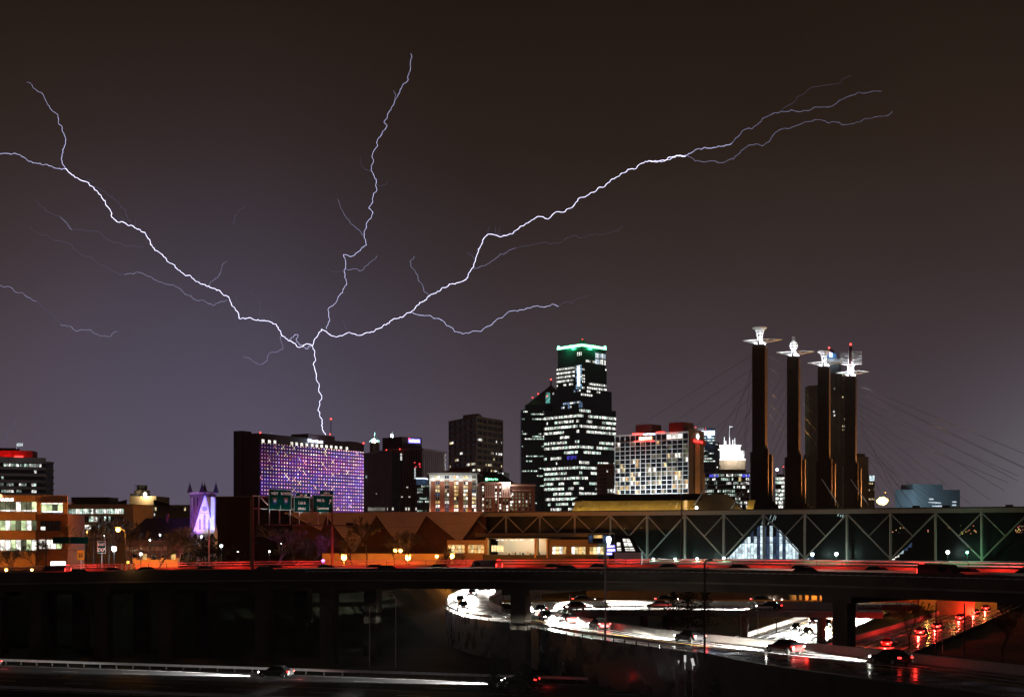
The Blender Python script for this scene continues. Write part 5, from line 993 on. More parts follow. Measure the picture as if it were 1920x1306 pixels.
# ------------------------------------------------------------------ pylons with lit sculptures and cables
def pylon(px, D, ytop, w, kind, label, cables):
    t = thing('pylon', label, 'pylon', (X(px, D), D, GZ), 'four pylons of the convention centre'); k = D / F; zt = Z(ytop, D)
    wl = w * .72 * k; wr = w * .28 * k; cx = X(px, D)
    fa = Fr((cx - wl, D), (cx, D - .3)); fb = Fr((cx, D - .3), (cx + wr, D + 5.5))
    def shaft(nm, f1, f2, z0, z1, m):
        A, B, C_ = f1.A, f1.B, f2.B; E = A + (C_ - B)
        r_ = 1.2; ins = lambda p, q: p + (q - p) * .12
        ce = (A + C_) / 2; up = [tuple(p + (ce - p) * .14) for p in (A, B, C_, E)]; ba = [tuple(p) for p in (A, B, C_, E)]; md = [tuple(p + (ce - p) * .05) for p in (A, B, C_, E)]
        MB().prism(ba, z0, z1 - 2.0).build(nm, m, t); MB().prism(ba, z1 - 2.0, z1 - .8, md).build('shoulder', m, t); MB().prism(md, z1 - .8, z1, up).build('shoulder', m, t)
    shaft('shaft', fa, fb, GZ, zt, 'pylon')
    h = zt - GZ
    def but(a0, a1, d0, d1, frac, nm='buttress', f_=fa): MB().ob(f_, a0, a1, GZ, GZ + h * frac, d0, d1).build(nm, 'pylon', t)
    but(-.8, fa.L * .98, -3, .35, .50); but(-1.25, fa.L * .95, -4, .9, .275)
    but(.6, fb.L * .5, -1, 1.3, .515, f_=fb); but(fb.L * .52, fb.L * 1.0, -1, 2.6, .49, f_=fb); but(fb.L * .4, fb.L * 1.0, -1, 3.9, .27, f_=fb); but(fb.L * .95, fb.L * 1.25, -2, 4.9, .26, f_=fb)
    for j in range(1, 9): MB().ob(fb, -.05, fb.L + .05, GZ + h * (.5 + .06 * j), GZ + h * (.5 + .06 * j) + .12, -.2, .06).build('joint', 'dark_steel', t)
    c1 = Vector((cx + 26, D + 6, 23)); MB().box(c1, (1.0, 1.0, .8)).build('added_wash_lamp', 'dark_steel', t); lamp('added_wash_light', c1 + Vector((-.6, -.4, .8)), 240000, (1, .42, .12), t, 'SPOT', .3, (cx + 2, D + 3, 62), 75, .6)  # wash lamp added to light the right face of the shaft
    # steel sculpture
    s = thing('rooftop_sculpture', label.split(',')[0].replace('pylon', 'lit steel sculpture') + {0: ', flared bowl on a diamond ring', 1: ', ball on a diamond ring', 2: ', small flared bowl on a diamond ring', 3: ', barred cage on a diamond ring'}[kind], 'sculpture', (cx, D + 2, zt), 'lit sculptures on the pylons')
    c0 = Vector((cx - wl * .35, D + 2, zt)); mt = 'white_steel'; U = w * k
    rw = .17
    ring = [c0 + Vector(v) for v in ((-U * 1.02, 1.5, 2.0), (-U * .15, -U * .9, .3), (U * 1.28, 0, 2.5), (U * .75, U * 1.0, 3.9))]
    mb = MB(); [mb.tube([ring[i], ring[(i + 1) % 4]], rw, 5) for i in range(4)]; mb.build('diamond_ring', mt, s)
    mb = MB(); mb.tube([ring[3], c0 + Vector((.6, 0, .6))], rw, 5); mb.tube([ring[2], c0 + Vector((1.2, 0, .6))], rw, 5); mb.tube([ring[0], c0 + Vector((-1, 0, .6))], rw, 5); mb.tube([ring[1], c0 + Vector((0, 0, .8))], rw, 5); mb.build('ring_strut', mt, s)
    mb = MB()
    for i in range(3):
        a = -1.6 + 1.9 * i; mb.tube([c0 + Vector((a, -.6, 0)), c0 + Vector((a * .5, 0, 2.4))], .16, 5); mb.tube([c0 + Vector((a, 1, 0)), c0 + Vector((a * .4, 0, 2.4))], .16, 5)
    mb.build('base_struts', mt, s)
    mb = MB(); N8 = 5
    def rings(prof, sp=.10):
        for i in range(N8):
            th = 2 * math.pi * i / N8; mb.tube([c0 + Vector((r_ * math.cos(th), r_ * math.sin(th), z)) for r_, z in prof], sp, 4)
        for r_, z in prof[1:]: mb.tube([c0 + Vector((r_ * math.cos(2 * math.pi * i / 12), r_ * math.sin(2 * math.pi * i / 12), z)) for i in range(13)], sp, 4)
    if kind in (0, 2):
        q = U / 8.1; rings([(1.0 * q, 1.6), (1.15 * q, 3.4 * q), (1.6 * q, 5.4 * q), (2.0 * q, 6.6 * q), (2.9 * q, 7.6 * q)]); mb.build('flared_bowl', mt, s)
        mb = MB(); mb.tube([c0 + Vector((3.2 * q * math.cos(2 * math.pi * i / 16), 3.2 * q * math.sin(2 * math.pi * i / 16), 7.7 * q)) for i in range(17)], .2, 6); mb.tube([c0 + Vector((-2.7 * q, 0, 8.3 * q)), c0 + Vector((2.7 * q, 0, 8.3 * q))], .14, 5); mb.build('rim', mt, s)
    elif kind == 1:
        rings([(.9, 1.5), (.8, 3.0), (1.6, 4.2), (2.0, 5.4), (1.6, 6.6), (.7, 7.4)]); mb.build('ball', mt, s); mb = MB(); [mb.tube([c0 + Vector((.6 * i, 0, 7.2)), c0 + Vector((.6 * i, 0, 9.6))], .14, 5) for i in (-1, 0, 1)]; mb.tube([c0 + Vector((-.8, 0, 9.6)), c0 + Vector((.8, 0, 9.6))], .16, 5); mb.build('finial', mt, s)
    else:
        rings([(1.2, 1.4), (1.9, 3.0), (1.5, 4.6), (2.1, 6.2)], .14); mb.build('drum', mt, s); mb = MB()
        for j in range(7): z = 6.6 + j * 1.15; [mb.tube([c0 + Vector((sg * (1.2 + .3 * (j % 2)), 0, z)), c0 + Vector((sg * 6.1, 0, z + .12 * (j % 3)))], .15, 4) for sg in (-1, 1)]; mb.tube([c0 + Vector((0, -4, z)), c0 + Vector((0, 4, z))], .12, 4)
        mb.build('bar', mt, s, kind='stuff'); mb = MB(); [mb.tube([c0 + Vector((x, 0, 6.2)), c0 + Vector((x, 0, 14.4))], .2, 5) for x in (-1.2, 1.2)]; mb.build('mast', mt, s); MB().tube([c0 + Vector((0, 0, 6)), c0 + Vector((0, 0, 15.5)), c0 + Vector((0, 0, 17))], [1.2, .9, .2], 8).build('core', 'plum_dark', s); MB().sphere(c0 + Vector((0, 0, 17.6)), .65).build('beacon', 'lamp_red', s)
    for dx, dy in ((-2.2, -1.6), (.8, -1.8), (2.6, 1.5), (-.8, 3)):
        MB().sphere(c0 + Vector((dx, dy, .55)), .35, 7, 5).build('flood_lamp', 'lamp_white', s)
    for dx, dy in ((-1.6, -.4), (1.2, -.2), (0, 2.2)): lamp('flood_light', c0 + Vector((dx, dy, .7)), 1500, (.95, .98, 1), s, r=.3)
    lamp('flood_light', c0 + Vector((0, -.3, 4.5)), 900, (.95, .98, 1), s, r=.3)
    if kind == 3: lamp('added_cage_light', c0 + Vector((-3, -1, 6.2)), 900, (1, 1, 1), s, r=.3); lamp('added_cage_light', c0 + Vector((3, -1, 6.2)), 900, (1, 1, 1), s, r=.3)  # unseen lamps added to brighten the cage bars
    if kind == 3: lamp('added_core_light', c0 + Vector((0, 0, 3.5)), 3000, (1, 1, 1), s, r=.4)  # another unseen lamp added inside the drum for brightness
    for (x0, y0, x1, y1, D1) in cables: MB().tube([at(x0, y0, D), at(x1, y1, D1)], .055 * D / 640, 4, False).build('cable', 'cable', t)
pylon(1434, 640, 645, 33, 0, 'left and tallest concrete pylon, topped by a flared bowl', [(1410, 665 + 26 * i, 1410 - 235 + 28 * i, 812 + 21 * i, 600) for i in range(7)] + [(1410, 668 + 22 * i, 1404 - 60 * (i % 3) - 20, 952, 560) for i in range(5)] + [(1443, 668 + 22 * i, 1479, 690 + 27 * i, 690) for i in range(6)])
pylon(1497, 683, 667, 30, 1, 'second concrete pylon from the left, topped by a ball', [(1505, 690 + 22 * i, 1534, 706 + 26 * i, 720) for i in range(6)] + [(1476, 690 + 24 * i, 1446, 740 + 30 * i, 640) for i in range(6)])
pylon(1554, 722, 686, 29, 2, 'third concrete pylon from the left, before the art deco tower', [(1533, 720 + 26 * i, 1506, 750 + 30 * i, 690) for i in range(5)] + [(1610, 730 + 30 * i, 1930 - 20 * i, 880 + 12 * i, 500) for i in range(3)])
pylon(1603.5, 767, 704, 27, 3, 'right and lowest concrete pylon, topped by a barred cage', [(1609, 722 + 11 * i, 1960 - 26 * i, 866 + 17.5 * min(i, 5) + 2 * max(0, i - 5), 470) for i in range(12)] + [(1611, 790 + 14 * i, 1690 + 22 * i, 951, 450) for i in range(5)])
for k, (a, b, c_, d_) in enumerate(((1299, 950, 1329, 905), (1371, 953, 1391, 920), (1573, 947, 1541, 898), (1629, 947, 1595, 898))):
    o = thing('stay_strut', ['white lit slanting stay beside the golden clerestory', 'white lit slanting stay just left of the tall left pylon', 'white lit slanting stay at the foot of the third pylon', 'white lit slanting stay at the foot of the right pylon'][k], 'strut', at(a, b, 520), 'slanting stays of the hall roof')
    MB().tube([at(a, b, 520), at(c_, d_, 530)], .22, 6).build('tube', 'white_steel', o); MB().sphere(at(a, b, 519.5), .3).build('anchor', 'galv', o); lamp('stay_light', at(a, b - 2, 515), 420, (1, .97, .9), o, 'SPOT', .15, at(c_, d_, 528), 70)
# ------------------------------------------------------------------ street lamps
def street_lamp(px, py, D, label, energy, col, mat='lamp_sodium', group='street lamps', r=.28, arm=0, base=None, nm='street_lamp', pole=.09, lit=True):
    c = at(px, py, D); b = gh(c.x, c.y) - .3 if base is None else base
    t = thing(nm, label, 'street lamp', (c.x + arm, c.y, b), group)
    if arm: MB().tube([(c.x + arm, c.y, b), (c.x + arm, c.y, c.z - .9), (c.x + arm * .85, c.y, c.z - .2), (c.x + arm * .5, c.y, c.z + .15), (c.x, c.y, c.z + .2)], [pole, pole, pole * .8, pole * .7, pole * .6], 6).build('pole', 'dark_steel', t)
    else: MB().tube([(c.x, c.y, b), (c.x, c.y, c.z)], pole, 6).build('pole', 'dark_steel', t)
    MB().prism([(c.x - r * 1.1, c.y - r * .6), (c.x + r * 1.1, c.y - r * .6), (c.x + r * 1.1, c.y + r * .6), (c.x - r * 1.1, c.y + r * .6)], c.z + r * .75, c.z + r * 1.15).build('hood', 'dark_steel', t)
    MB().sphere(c, r, 10, 6).build('lantern', mat, t)
    if energy: lamp('lantern_light', c + Vector((0, -r * 1.4, -.05)), energy, col, t, r=r)
    return t
SO = (1, .33, .045)
street_lamp(645, 1045, 405, 'leftmost of the three glaring sodium lamps below the folded panels', 30000, SO, r=.8, pole=.12)
street_lamp(765, 1045, 405, 'middle one of three glaring sodium lamps below the folded panels', 30000, SO, r=.8, pole=.12)
street_lamp(847, 1042, 405, 'rightmost of the three glaring sodium lamps, before the lit wing', 20000, SO, r=.8, pole=.12)
street_lamp(819, 1042.5, 405, 'small sodium lamp just left of the rightmost glaring one', 2500, SO, r=.5)
street_lamp(741, 1031.5, 440, 'left one of two small close sodium lamps before the panels', 2500, SO, r=.6); street_lamp(751, 1032, 440, 'right one of two small close sodium lamps before the panels', 2500, SO, r=.6)
street_lamp(221.5, 992.5, 300, 'tall curved arm sodium lamp over the bare trees at left', 7000, SO, r=.5, arm=1.6)
street_lamp(214, 1028.5, 330, 'blue white lamp right of the EXIT sign', 2500, (.7, .85, 1), 'lamp_white', r=.6); street_lamp(155, 1026, 335, 'blue white lamp behind the yellow 30 sign', 1500, (.7, .85, 1), 'lamp_white', r=.42); street_lamp(130, 1028, 335, 'faint white lamp left of the yellow 30 sign', 400, (.9, .95, 1), 'lamp_white', r=.25)
street_lamp(163, 996, 400, 'small orange lamp low in the trees at left', 1500, SO, r=.35); street_lamp(264, 1038, 290, 'short white headed lamp beside the added orange lit wall', 500, (1, .8, .5), 'lamp_white', r=.3); street_lamp(378, 1005.5, 330, 'little white lamp under the church gable', 500, (.9, .9, 1), 'lamp_white', r=.25); street_lamp(415, 1023, 300, 'white lamp among bare twigs right of the church', 900, (.85, 1, .95), 'lamp_white', r=.3)
street_lamp(446, 1034, 300, 'pale lamp among bare twigs left of the sign gantry', 500, (.85, 1, .95), 'lamp_white', r=.22)
for k, px in enumerate((12, 60, 108)): street_lamp(px, 1068, 286, 'added low sodium floodlight, %s from left, before the ARGUS office' % ORD[k], 5200, SO, r=.3, nm='floodlight', group='added low floodlights before the offices')  # floodlights added to light the office front orange
for k, px in enumerate((250, 330)): street_lamp(px, 1067, 325, 'added low sodium floodlight, %s from left, before the gabled hall' % ORD[k], 2400, SO, r=.3, nm='floodlight', group='added low floodlights before the offices')  # floodlights added to light the hall front orange
LL = ((1175, 1048), (1225, 1047.5), (1266, 1047.5), (1307, 1047), (1357, 1045.5), (1523, 1038.5), (1568, 1038), (1777, 1034.5), (1813.5, 1034.8))
for k, (px, py) in enumerate(LL):
    gr = px == 1813.5; D = HF.D(px) - 5
    street_lamp(px, py, D, 'white lamp, %s from left, along the foot of the truss wall' % ORD[k] if not gr else 'green lamp at the right end of the lamp row below truss', 900 if not gr else 900, (.6, 1, .9) if not gr else (.2, 1, .45), 'lamp_white' if not gr else 'lamp_green', r=.5 if py < 1040 and not gr else .38, base=5.6, group='lamps along the foot of the truss wall')
# purple lettered sign with glowing head
t = thing('purple_sign', 'glowing white headed post sign with three purple lines', 'sign', (X(1140, 385), 385, 0)); f = FP(1130, 385, 1160, 385)
MB().tube([(X(1140, 385), 385.3, 0), (X(1140, 385), 385.3, Z(1006, 385))], .12, 6).build('post', 'dark_steel', t)
mb = MB(); mb.tube([at(1141, 1022, 385), at(1141.5, 1016, 385), at(1141.5, 1009, 385), at(1140.5, 1005, 385)], [.2, .55, .75, .45], 8); mb.build('glowing_head', 'neon_ice', t)
for y0, y1, x0, x1, n in ((1021, 1026.5, 1137.5, 1153, 4), (1028, 1033.5, 1138, 1154, 7), (1034.6, 1039.8, 1137, 1148, 3)):
    MB().ob(f, f.t(x0), f.t(x1), Z(y1, 385), Z(y0, 385), 0, .15).build('line_panel', 'neon_blue', t); mb = MB(); rr = random.Random(int(y0)); s = (x1 - x0 - 2) / n
    for i in range(n):
        a = x0 + 1 + i * s; za, zb = Z(y1 - 1, 385), Z(y0 + 1, 385)
        mb.tube([f.p(f.t(a), .22, za), f.p(f.t(a + s * .4), .22, zb), f.p(f.t(a + s * .8), .22, rr.choice((za, (za + zb) / 2)))], .05, 4)
    mb.build('line_marks', 'neon_white', t, kind='stuff')
# plain poles
def pole(px, y0, y1, D, label, r=.1, head=None, m='galv', base=None):
    a = at(px, y1, D); b = base if base is not None else a.z; t = thing('light_pole', label, 'pole', (a.x, a.y, b), 'light poles'); c = at(px, y0, D)
    MB().tube([(a.x, a.y, b), c], [r, r * .75], 8).build('shaft', m, t)
    if head: e = c + Vector(head); MB().tube([c, c + Vector((head[0] * .3, 0, head[2] * .9)), e], [r * .7, r * .6, r * .5], 6).build('arm', m, t); MB().box(e, (abs(head[0]) * .5 + .2, .3, .18)).build('lamp_head', 'dark_steel', t)
pole(1135, 1036, 1200, 164, 'tall plain pole before the viaduct, right of centre', .14); pole(1321, 1056, 1240, 136, 'tall dark pole with bent head by the white boards', .12, (.55, 0, .4), 'dark_steel')
pole(1277.5, 921, 1100, 240, 'thin black pole rising through the golden clerestory', .11, None, 'dark_steel', 4); pole(693, 1140, 1250, 192, 'left one of two thin lamp poles under the viaduct', .08, (.7, 0, .25)); pole(742, 1122, 1250, 193, 'right one of two thin lamp poles under the viaduct', .08, (-.6, 0, .35))
pole(392, 990, 1075, 234, 'slim pole with a dark top box before the church', .12, None, 'galv', 3); pole(1068, 1114, 1150, 223, 'short white lit pole beside the hairpin', .1, None, 'white_steel', .8)
for k, (px, y0, y1, D) in enumerate(((1755, 1128, 1205, 214), (1767, 1140, 1203, 216), (1808, 1130, 1213, 210), (1421, 1148, 1207, 215), (1389, 1150, 1210, 212))): pole(px, y0, y1, D, ['dark pole in front of the red motorway, thickest of the three', 'thin pale pole between the two dark ones before the red motorway', 'right hand dark pole in front of the red motorway', 'short pole at the left edge of the glaring motorway', 'leftmost short pole in the dark grass by the glaring motorway'][k], .12 if k in (0, 2) else .06, None, 'dark_steel' if k in (0, 2) else 'galv', -5)

# ------------------------------------------------------------------ sign gantry and small signs
t = thing('sign_gantry', 'steel gantry carrying green motorway signs across the viaduct', 'gantry', (X(475, 206), 206, 7))
f = FP(475, 206, 623, 221); fA = at(475, 1066, 206)
for px, D, y0, y1, r_ in ((473.5, 206, 931, 1066, .26), (470, 206.4, 934, 1062, .14), (623, 221, 926, 1060, .2)): MB().tube([at(px, y1, D), at(px, y0, D)], [r_, r_ * .85], 8).build('upright', 'concrete' if px > 471 else 'brown_stone', t)
zz = lambda px, y: f.z(px, y)
for y in (983,): MB().ob(f, f.t(484), f.t(661), zz(560, y + 1.6), zz(560, y), .1, 1.3).build('walkway', 'dark_steel', t)
for y, px0 in ((954, 476), (931, 476)): MB().tube([f.p(f.t(px0), -.3, zz(540, y)), f.p(f.t(622), -.3, zz(540, y))], .11, 6).build('chord', 'steel', t)
for k, px in enumerate((486, 506, 525, 545, 562, 580, 597, 615)): MB().ob(f, f.t(px) - .06, f.t(px) + .06, zz(px, 983), zz(px, 930 if k else 928), -.18, -.02).build('sign_support', 'galv', t)
MB().tube([f.p(f.t(490), -.1, zz(490, 932)), f.p(f.t(503), -.1, zz(500, 946))], .07, 5).build('brace', 'galv', t)
MB().box(f.p(f.t(649), .8, zz(649, 982)), (1.2, .6, .45)).build('lamp_housing', 'dark_steel', t)
for px in (508, 538, 566, 604): MB().box(f.p(f.t(px), 1.6, zz(px, 981)), (.5, .5, .2)).build('sign_lamp', 'dark_steel', t); lamp('sign_light', f.p(f.t(px), 2.0, zz(px, 979)), 420, (.85, 1, .95), t, 'SPOT', .2, f.p(f.t(px), 0, zz(px, 938)), 75, .5)
def sign(name, label, x0, x1, y0, y1, tab=None):
    s = thing(name, label, 'road sign', f.p(f.t((x0 + x1) / 2), 0, zz(x0, y1)), 'green signs on the gantry'); a, b = f.t(x0), f.t(x1); z0, z1 = zz((x0 + x1) / 2, y1), zz((x0 + x1) / 2, y0)
    MB().ob(f, a, b, z0, z1, .0, .08).build('panel', 'sign_green', s); w = .05
    mb = MB(); [mb.ob(f, *q, .082, .09) for q in ((a + w, b - w, z0 + w, z0 + 2 * w), (a + w, b - w, z1 - 2 * w, z1 - w), (a + w, a + 2 * w, z0 + 2 * w, z1 - 2 * w), (b - 2 * w, b - w, z0 + 2 * w, z1 - 2 * w))]; mb.build('border', 'paint', s)
    if tab:
        ta, tb = f.t(tab[0]), f.t(tab[1]); MB().ob(f, ta, tb, z1 + .02, zz(tab[0], tab[2]), .0, .08).build('tab', 'sign_green', s); MB().ob(f, ta, tb, z1 + .0, z1 + .07, .082, .1).build('tab_rule', 'paint', s)
    return s
def tx(s, st, px, py, h, m='paint', sx=1): text(s, st, f, f.t(px), .1, zz(px, py), h, m, .01, sx=sx)
def arrow(s, px, py, dx, dy, h):
    c = f.p(f.t(px), .1, zz(px, py)); u = Vector((f.u.x, f.u.y, 0)); k = Vector((0, 0, 1)); d = (u * dx + k * dy).normalized(); e = (u * -dy + k * dx).normalized(); mb = MB()
    mb.face([c - d * h * .5 - e * .06, c + d * h * .2 - e * .06, c + d * h * .2 + e * .06, c - d * h * .5 + e * .06]); mb.face([c + d * h * .1 - e * h * .32, c + d * h * .5, c + d * h * .1 + e * h * .32, c + d * h * .2]); mb.build('arrow', 'paint', s)
s = sign('road_sign', 'green sign reading WEST 70, NORTH 35 with a down arrow', 503, 546, 916.5, 956); tx(s, 'WEST', 514, 927, .62); tx(s, 'NORTH', 535, 927.5, .62); arrow(s, 525, 951, 0, -1, .62)
for px, n in ((514.5, '70'), (535.5, '35')):
    c = f.p(f.t(px), .09, zz(px, 938)); u = Vector((f.u.x, f.u.y, 0)); k = Vector((0, 0, 1)); P_ = lambda a, b: c + u * a + k * b
    mb = MB(); mb.face([P_(-.5, .15), P_(-.45, -.3), P_(0, -.65), P_(.45, -.3), P_(.5, .15)]); mb.build('shield', 'shield_blue', s); mb = MB(); mb.face([P_(-.5, .17), P_(.5, .17), P_(.42, .5), P_(0, .42), P_(-.42, .5)]); mb.build('shield_top', 'brick_dark', s); tx(s, n, px, 940.6, .55)
s = sign('road_sign', 'green sign reading EXIT 2W, 12th St, 1/4 MILE', 550, 580.5, 931, 960.5, (555, 580.5, 923.5)); tx(s, 'EXIT 2W', 568, 929.4, .42); tx(s, '12th St', 565, 944.5, .62); tx(s, '1/4 MILE', 565, 955, .5)
s = sign('road_sign', 'green sign reading EXIT 2V, 14th St Downtown with slanting arrow', 585.5, 624, 927.5, 961, (600, 623.5, 919)); tx(s, 'EXIT 2V', 612, 925.6, .42); tx(s, '14th St', 600, 940, .62); tx(s, 'Downtown', 604.5, 954.5, .62); arrow(s, 618, 940, .5, .85, .9)
# small signs behind the viaduct at left
f = FP(100, 238, 260, 236); zz = lambda px, y: Z(y, 237)
s = thing('exit_sign', 'small green sign reading EXIT 2V with slanting arrow', 'road sign', (X(190, 237), 237, 5)); MB().ob(f, f.t(182.5), f.t(199), zz(0, 1037), zz(0, 1014), .0, .08).build('panel', 'sign_green', s)
mb = MB(); a, b, z0, z1 = f.t(182.9), f.t(198.6), zz(0, 1036.6), zz(0, 1014.4); [mb.ob(f, *q, .082, .09) for q in ((a, b, z0, z0 + .07), (a, b, z1 - .07, z1), (a, a + .07, z0, z1), (b - .07, b, z0, z1))]; mb.build('border', 'paint', s)
tx(s, 'EXIT', 190.7, 1022.5, .6); tx(s, '2V', 187.8, 1033, .85); arrow(s, 195, 1030, .55, .8, .75); MB().tube([f.p(f.t(190.5), -.1, 3), f.p(f.t(190.5), -.1, zz(0, 1015))], .08, 5).build('post', 'galv', s); lamp('sign_light', f.p(f.t(190.5), 3, zz(0, 1042)), 260, (.85, 1, .95), s, r=.2)
s = thing('speed_sign', 'small yellow sign reading 30', 'road sign', (X(151.5, 237), 237, 5)); MB().ob(f, f.t(145), f.t(158), zz(0, 1049), zz(0, 1031), .0, .08).build('panel', 'sign_yellow', s); tx(s, '30', 151.5, 1044.5, .85, 'black'); MB().ob(f, f.t(146), f.t(157), zz(0, 1036.6), zz(0, 1036), .082, .09).build('rule', 'black', s); MB().tube([f.p(f.t(151.5), -.1, 3), f.p(f.t(151.5), -.1, zz(0, 1032))], .08, 5).build('post', 'galv', s); lamp('sign_light', f.p(f.t(151.5), 3, zz(0, 1054)), 30, (1, .8, .5), s, r=.2)
s = thing('sign_bridge', 'unlit dark green sign panels on a dark frame at left', 'gantry', (X(133, 238), 238, 5)); MB().ob(f, f.t(99), f.t(131), zz(0, 1018.5), zz(0, 1006), .0, .1).build('panel', 'sign_green', s); MB().ob(f, f.t(132), f.t(165.5), zz(0, 1018.5), zz(0, 1006), .0, .1).build('panel', 'sign_green', s); [MB().tube([f.p(f.t(px), -.2, 3), f.p(f.t(px), -.2, zz(0, 1006))], .14, 6).build('upright', 'dark_steel', s) for px in (85, 175)]; MB().tube([f.p(f.t(85), -.2, zz(0, 1010)), f.p(f.t(175), -.2, zz(0, 1010))], .12, 6).build('chord', 'dark_steel', s)
s = thing('lit_board', 'low glaring white board behind the viaduct at far left', 'billboard', (X(109, 262), 262, 4)); f = FP(90, 262, 130, 262); MB().ob(f, f.t(94.5), f.t(123.5), Z(1062, 262), Z(1051.5, 262), -.4, -.02).build('cabinet', 'dark_steel', s); MB().ob(f, f.t(95), f.t(123), Z(1061.5, 262), Z(1052, 262), -.01, .05).build('face', 'neon_white', s); [MB().tube([f.p(f.t(px), -.2, 3), f.p(f.t(px), -.2, Z(1061, 262))], .1, 5).build('post', 'dark_steel', s) for px in (99, 119)]; lamp('board_light', f.p(f.t(109), 1.5, Z(1057, 262)), 350, (.95, .97, 1), s, r=.5)
s = thing('low_wall', 'long low wall glowing orange beneath the folded panels', 'wall', (X(715, 428), 428, GZ)); f = FP(598, 430, 836, 425); MB().ob(f, f.t(604), f.t(832), GZ, Z(1038.5, 428), -.6, 0).build('wall', 'tan', s); MB().ob(f, f.t(604), f.t(832), Z(1038.5, 428), Z(1037, 428), -.8, .2).build('coping', 'tan', s)
s = thing('low_wall', 'added short wall, lit orange, between the EXIT sign and the church', 'wall', (X(292, 296), 296, GZ)); f = FP(240, 297, 345, 295); MB().ob(f, f.t(252), f.t(332), GZ, Z(1050, 296), -.5, 0).build('wall', 'tan', s); MB().ob(f, f.t(252), f.t(332), Z(1050, 296), Z(1048.6, 296), -.7, .2).build('coping', 'tan', s); [MB().ob(f, f.t(px) - .3, f.t(px) + .3, GZ, Z(1045, 296), -.6, .15).build('wall_pier', 'tan', s) for px in (252, 278, 305, 332)]  # wall added for an orange glow at street level
for k, px in enumerate((262, 295, 322)): lamp('unseen_wall_light', f.p(f.t(px), 3.0, Z(1058, 296)), 260, SO, s, r=.2)  # unseen lamps added to light this wall orange
for k, (px, py, D, e) in enumerate(((281, 1012, 330, 300), (300, 1002, 340, 250), (196, 1003, 380, 400), (176, 1012, 360, 300), (505, 1033, 340, 300), (528, 1018, 345, 300))): street_lamp(px, py, D, ['pale lamp deep in the wide dark tree left of church', 'tiny lamp high in the dark tree left of church', 'tiny white lamp in the trees above the EXIT sign', 'tiny white lamp in the trees above the yellow sign', 'small pale lamp low behind the gantry left support', 'small pale lamp behind the gantry below first sign'][k], e, (1, .92, .75), 'lamp_white', r=.2, group='small lamps among the trees')
s = thing('road_barricade', 'striped orange and white barricade at the viaduct edge', 'barricade', at(240, 1068, 212)); f = FP(227, 212, 253, 211.5)
for y0, y1 in ((1056, 1060), (1062, 1067)):
    for i in range(6): MB().ob(f, f.L * i / 6, f.L * (i + 1) / 6, Z(y1, 212), Z(y0, 212), -.05, .05).build('stripe', 'orange_plastic' if i % 2 else 'white', s)
for px in (229, 251): MB().ob(f, f.t(px) - .06, f.t(px) + .06, Z(1072, 212), Z(1055, 212), -.12, -.05).build('leg', 'galv', s)
MB().sphere(at(240, 1053.5, 212), .22).build('warning_lamp', 'amber', s); lamp('warning_light', at(240, 1058, 209), 60, (1, .5, .15), s)
for k, (px, py, w, h, ti) in enumerate(((1269, 1244, .36, .82, .28), (1284.5, 1233.5, .24, .72, 0), (1299, 1240, .3, .8, -.25), (1311.5, 1229.5, .26, .95, 0))):
    D = 146; c = at(px, py, D); u = Vector((math.cos(ti), 0, -math.sin(ti))); v = Vector((math.sin(ti), 0, math.cos(ti))); s = thing('marker_board', ['leftmost tilted white marker board below the ramp edge', 'second upright white marker board below the ramp edge', 'third notched tilted white marker board below the ramp', 'rightmost tall white marker board below the ramp edge'][k], 'marker board', (c.x, c.y, -5), 'white marker boards')
    q = [c + u * a * w / 2 + v * b * h / 2 for a, b in ((-1, -1), (1, -1), (1, 1), (-1, 1))]; MB().hexa([q[0], q[1], q[1] + Vector((0, .05, 0)), q[0] + Vector((0, .05, 0)), q[3], q[2], q[2] + Vector((0, .05, 0)), q[3] + Vector((0, .05, 0))]).build('board', 'white', s); MB().tube([(c.x, c.y + .1, -5.3), (c.x, c.y + .1, c.z)], .05, 5).build('stake', 'galv', s)
s = thing('added_marker_light', 'added dim lamp on a stake to brighten the white marker boards', 'added light', at(1292, 1262, 142)); c = at(1292, 1258, 142); MB().tube([(c.x, c.y, -5.3), (c.x, c.y, c.z)], .05, 5).build('stake', 'dark_steel', s); MB().box(c, (.22, .2, .16)).build('housing', 'dark_steel', s); lamp('added_marker_beam', c + Vector((0, .2, .1)), 420, (1, .98, .95), s, 'SPOT', .08, at(1290, 1237, 146), 34)  # lamp added only to brighten the white boards

# ------------------------------------------------------------------ trees
def bare_tree(seed, depth=7, spread=.55):
    """unit-height bare tree: trunk and limbs, and a crown of fine twigs"""
    rr = random.Random(seed); tr = MB(); tw = MB()
    def grow(p, d, ln, r_, lv):
        e = p + d * ln; mid_ = p.lerp(e, .5) + Vector((rr.uniform(-1, 1), rr.uniform(-1, 1), 0)) * ln * .06
        (tr if lv < 3 else tw).tube([p, mid_, e], [r_, r_ * .85, r_ * .7], 5 if lv < 2 else 3, False)
        if lv >= depth: return
        for k in range(rr.choice((2, 3)) if lv < 4 else rr.choice((2, 3, 3))):
            a = rr.uniform(0, 6.283); s = rr.uniform(.45, 1) * spread * (1.25 if lv else .9); o = d.orthogonal().normalized(); o2 = d.cross(o)
            nd = (d + (o * math.cos(a) + o2 * math.sin(a)) * s + Vector((0, 0, .10))).normalized()
            grow(p.lerp(e, rr.uniform(.55, 1)) if k else e, nd, ln * rr.uniform(.66, .86), max(.0031, r_ * .66), lv + 1)
    grow(Vector((0, 0, 0)), Vector((rr.uniform(-.06, .06), rr.uniform(-.06, .06), 1)).normalized(), .25, .013, 0)
    return tr, tw
TP = {}
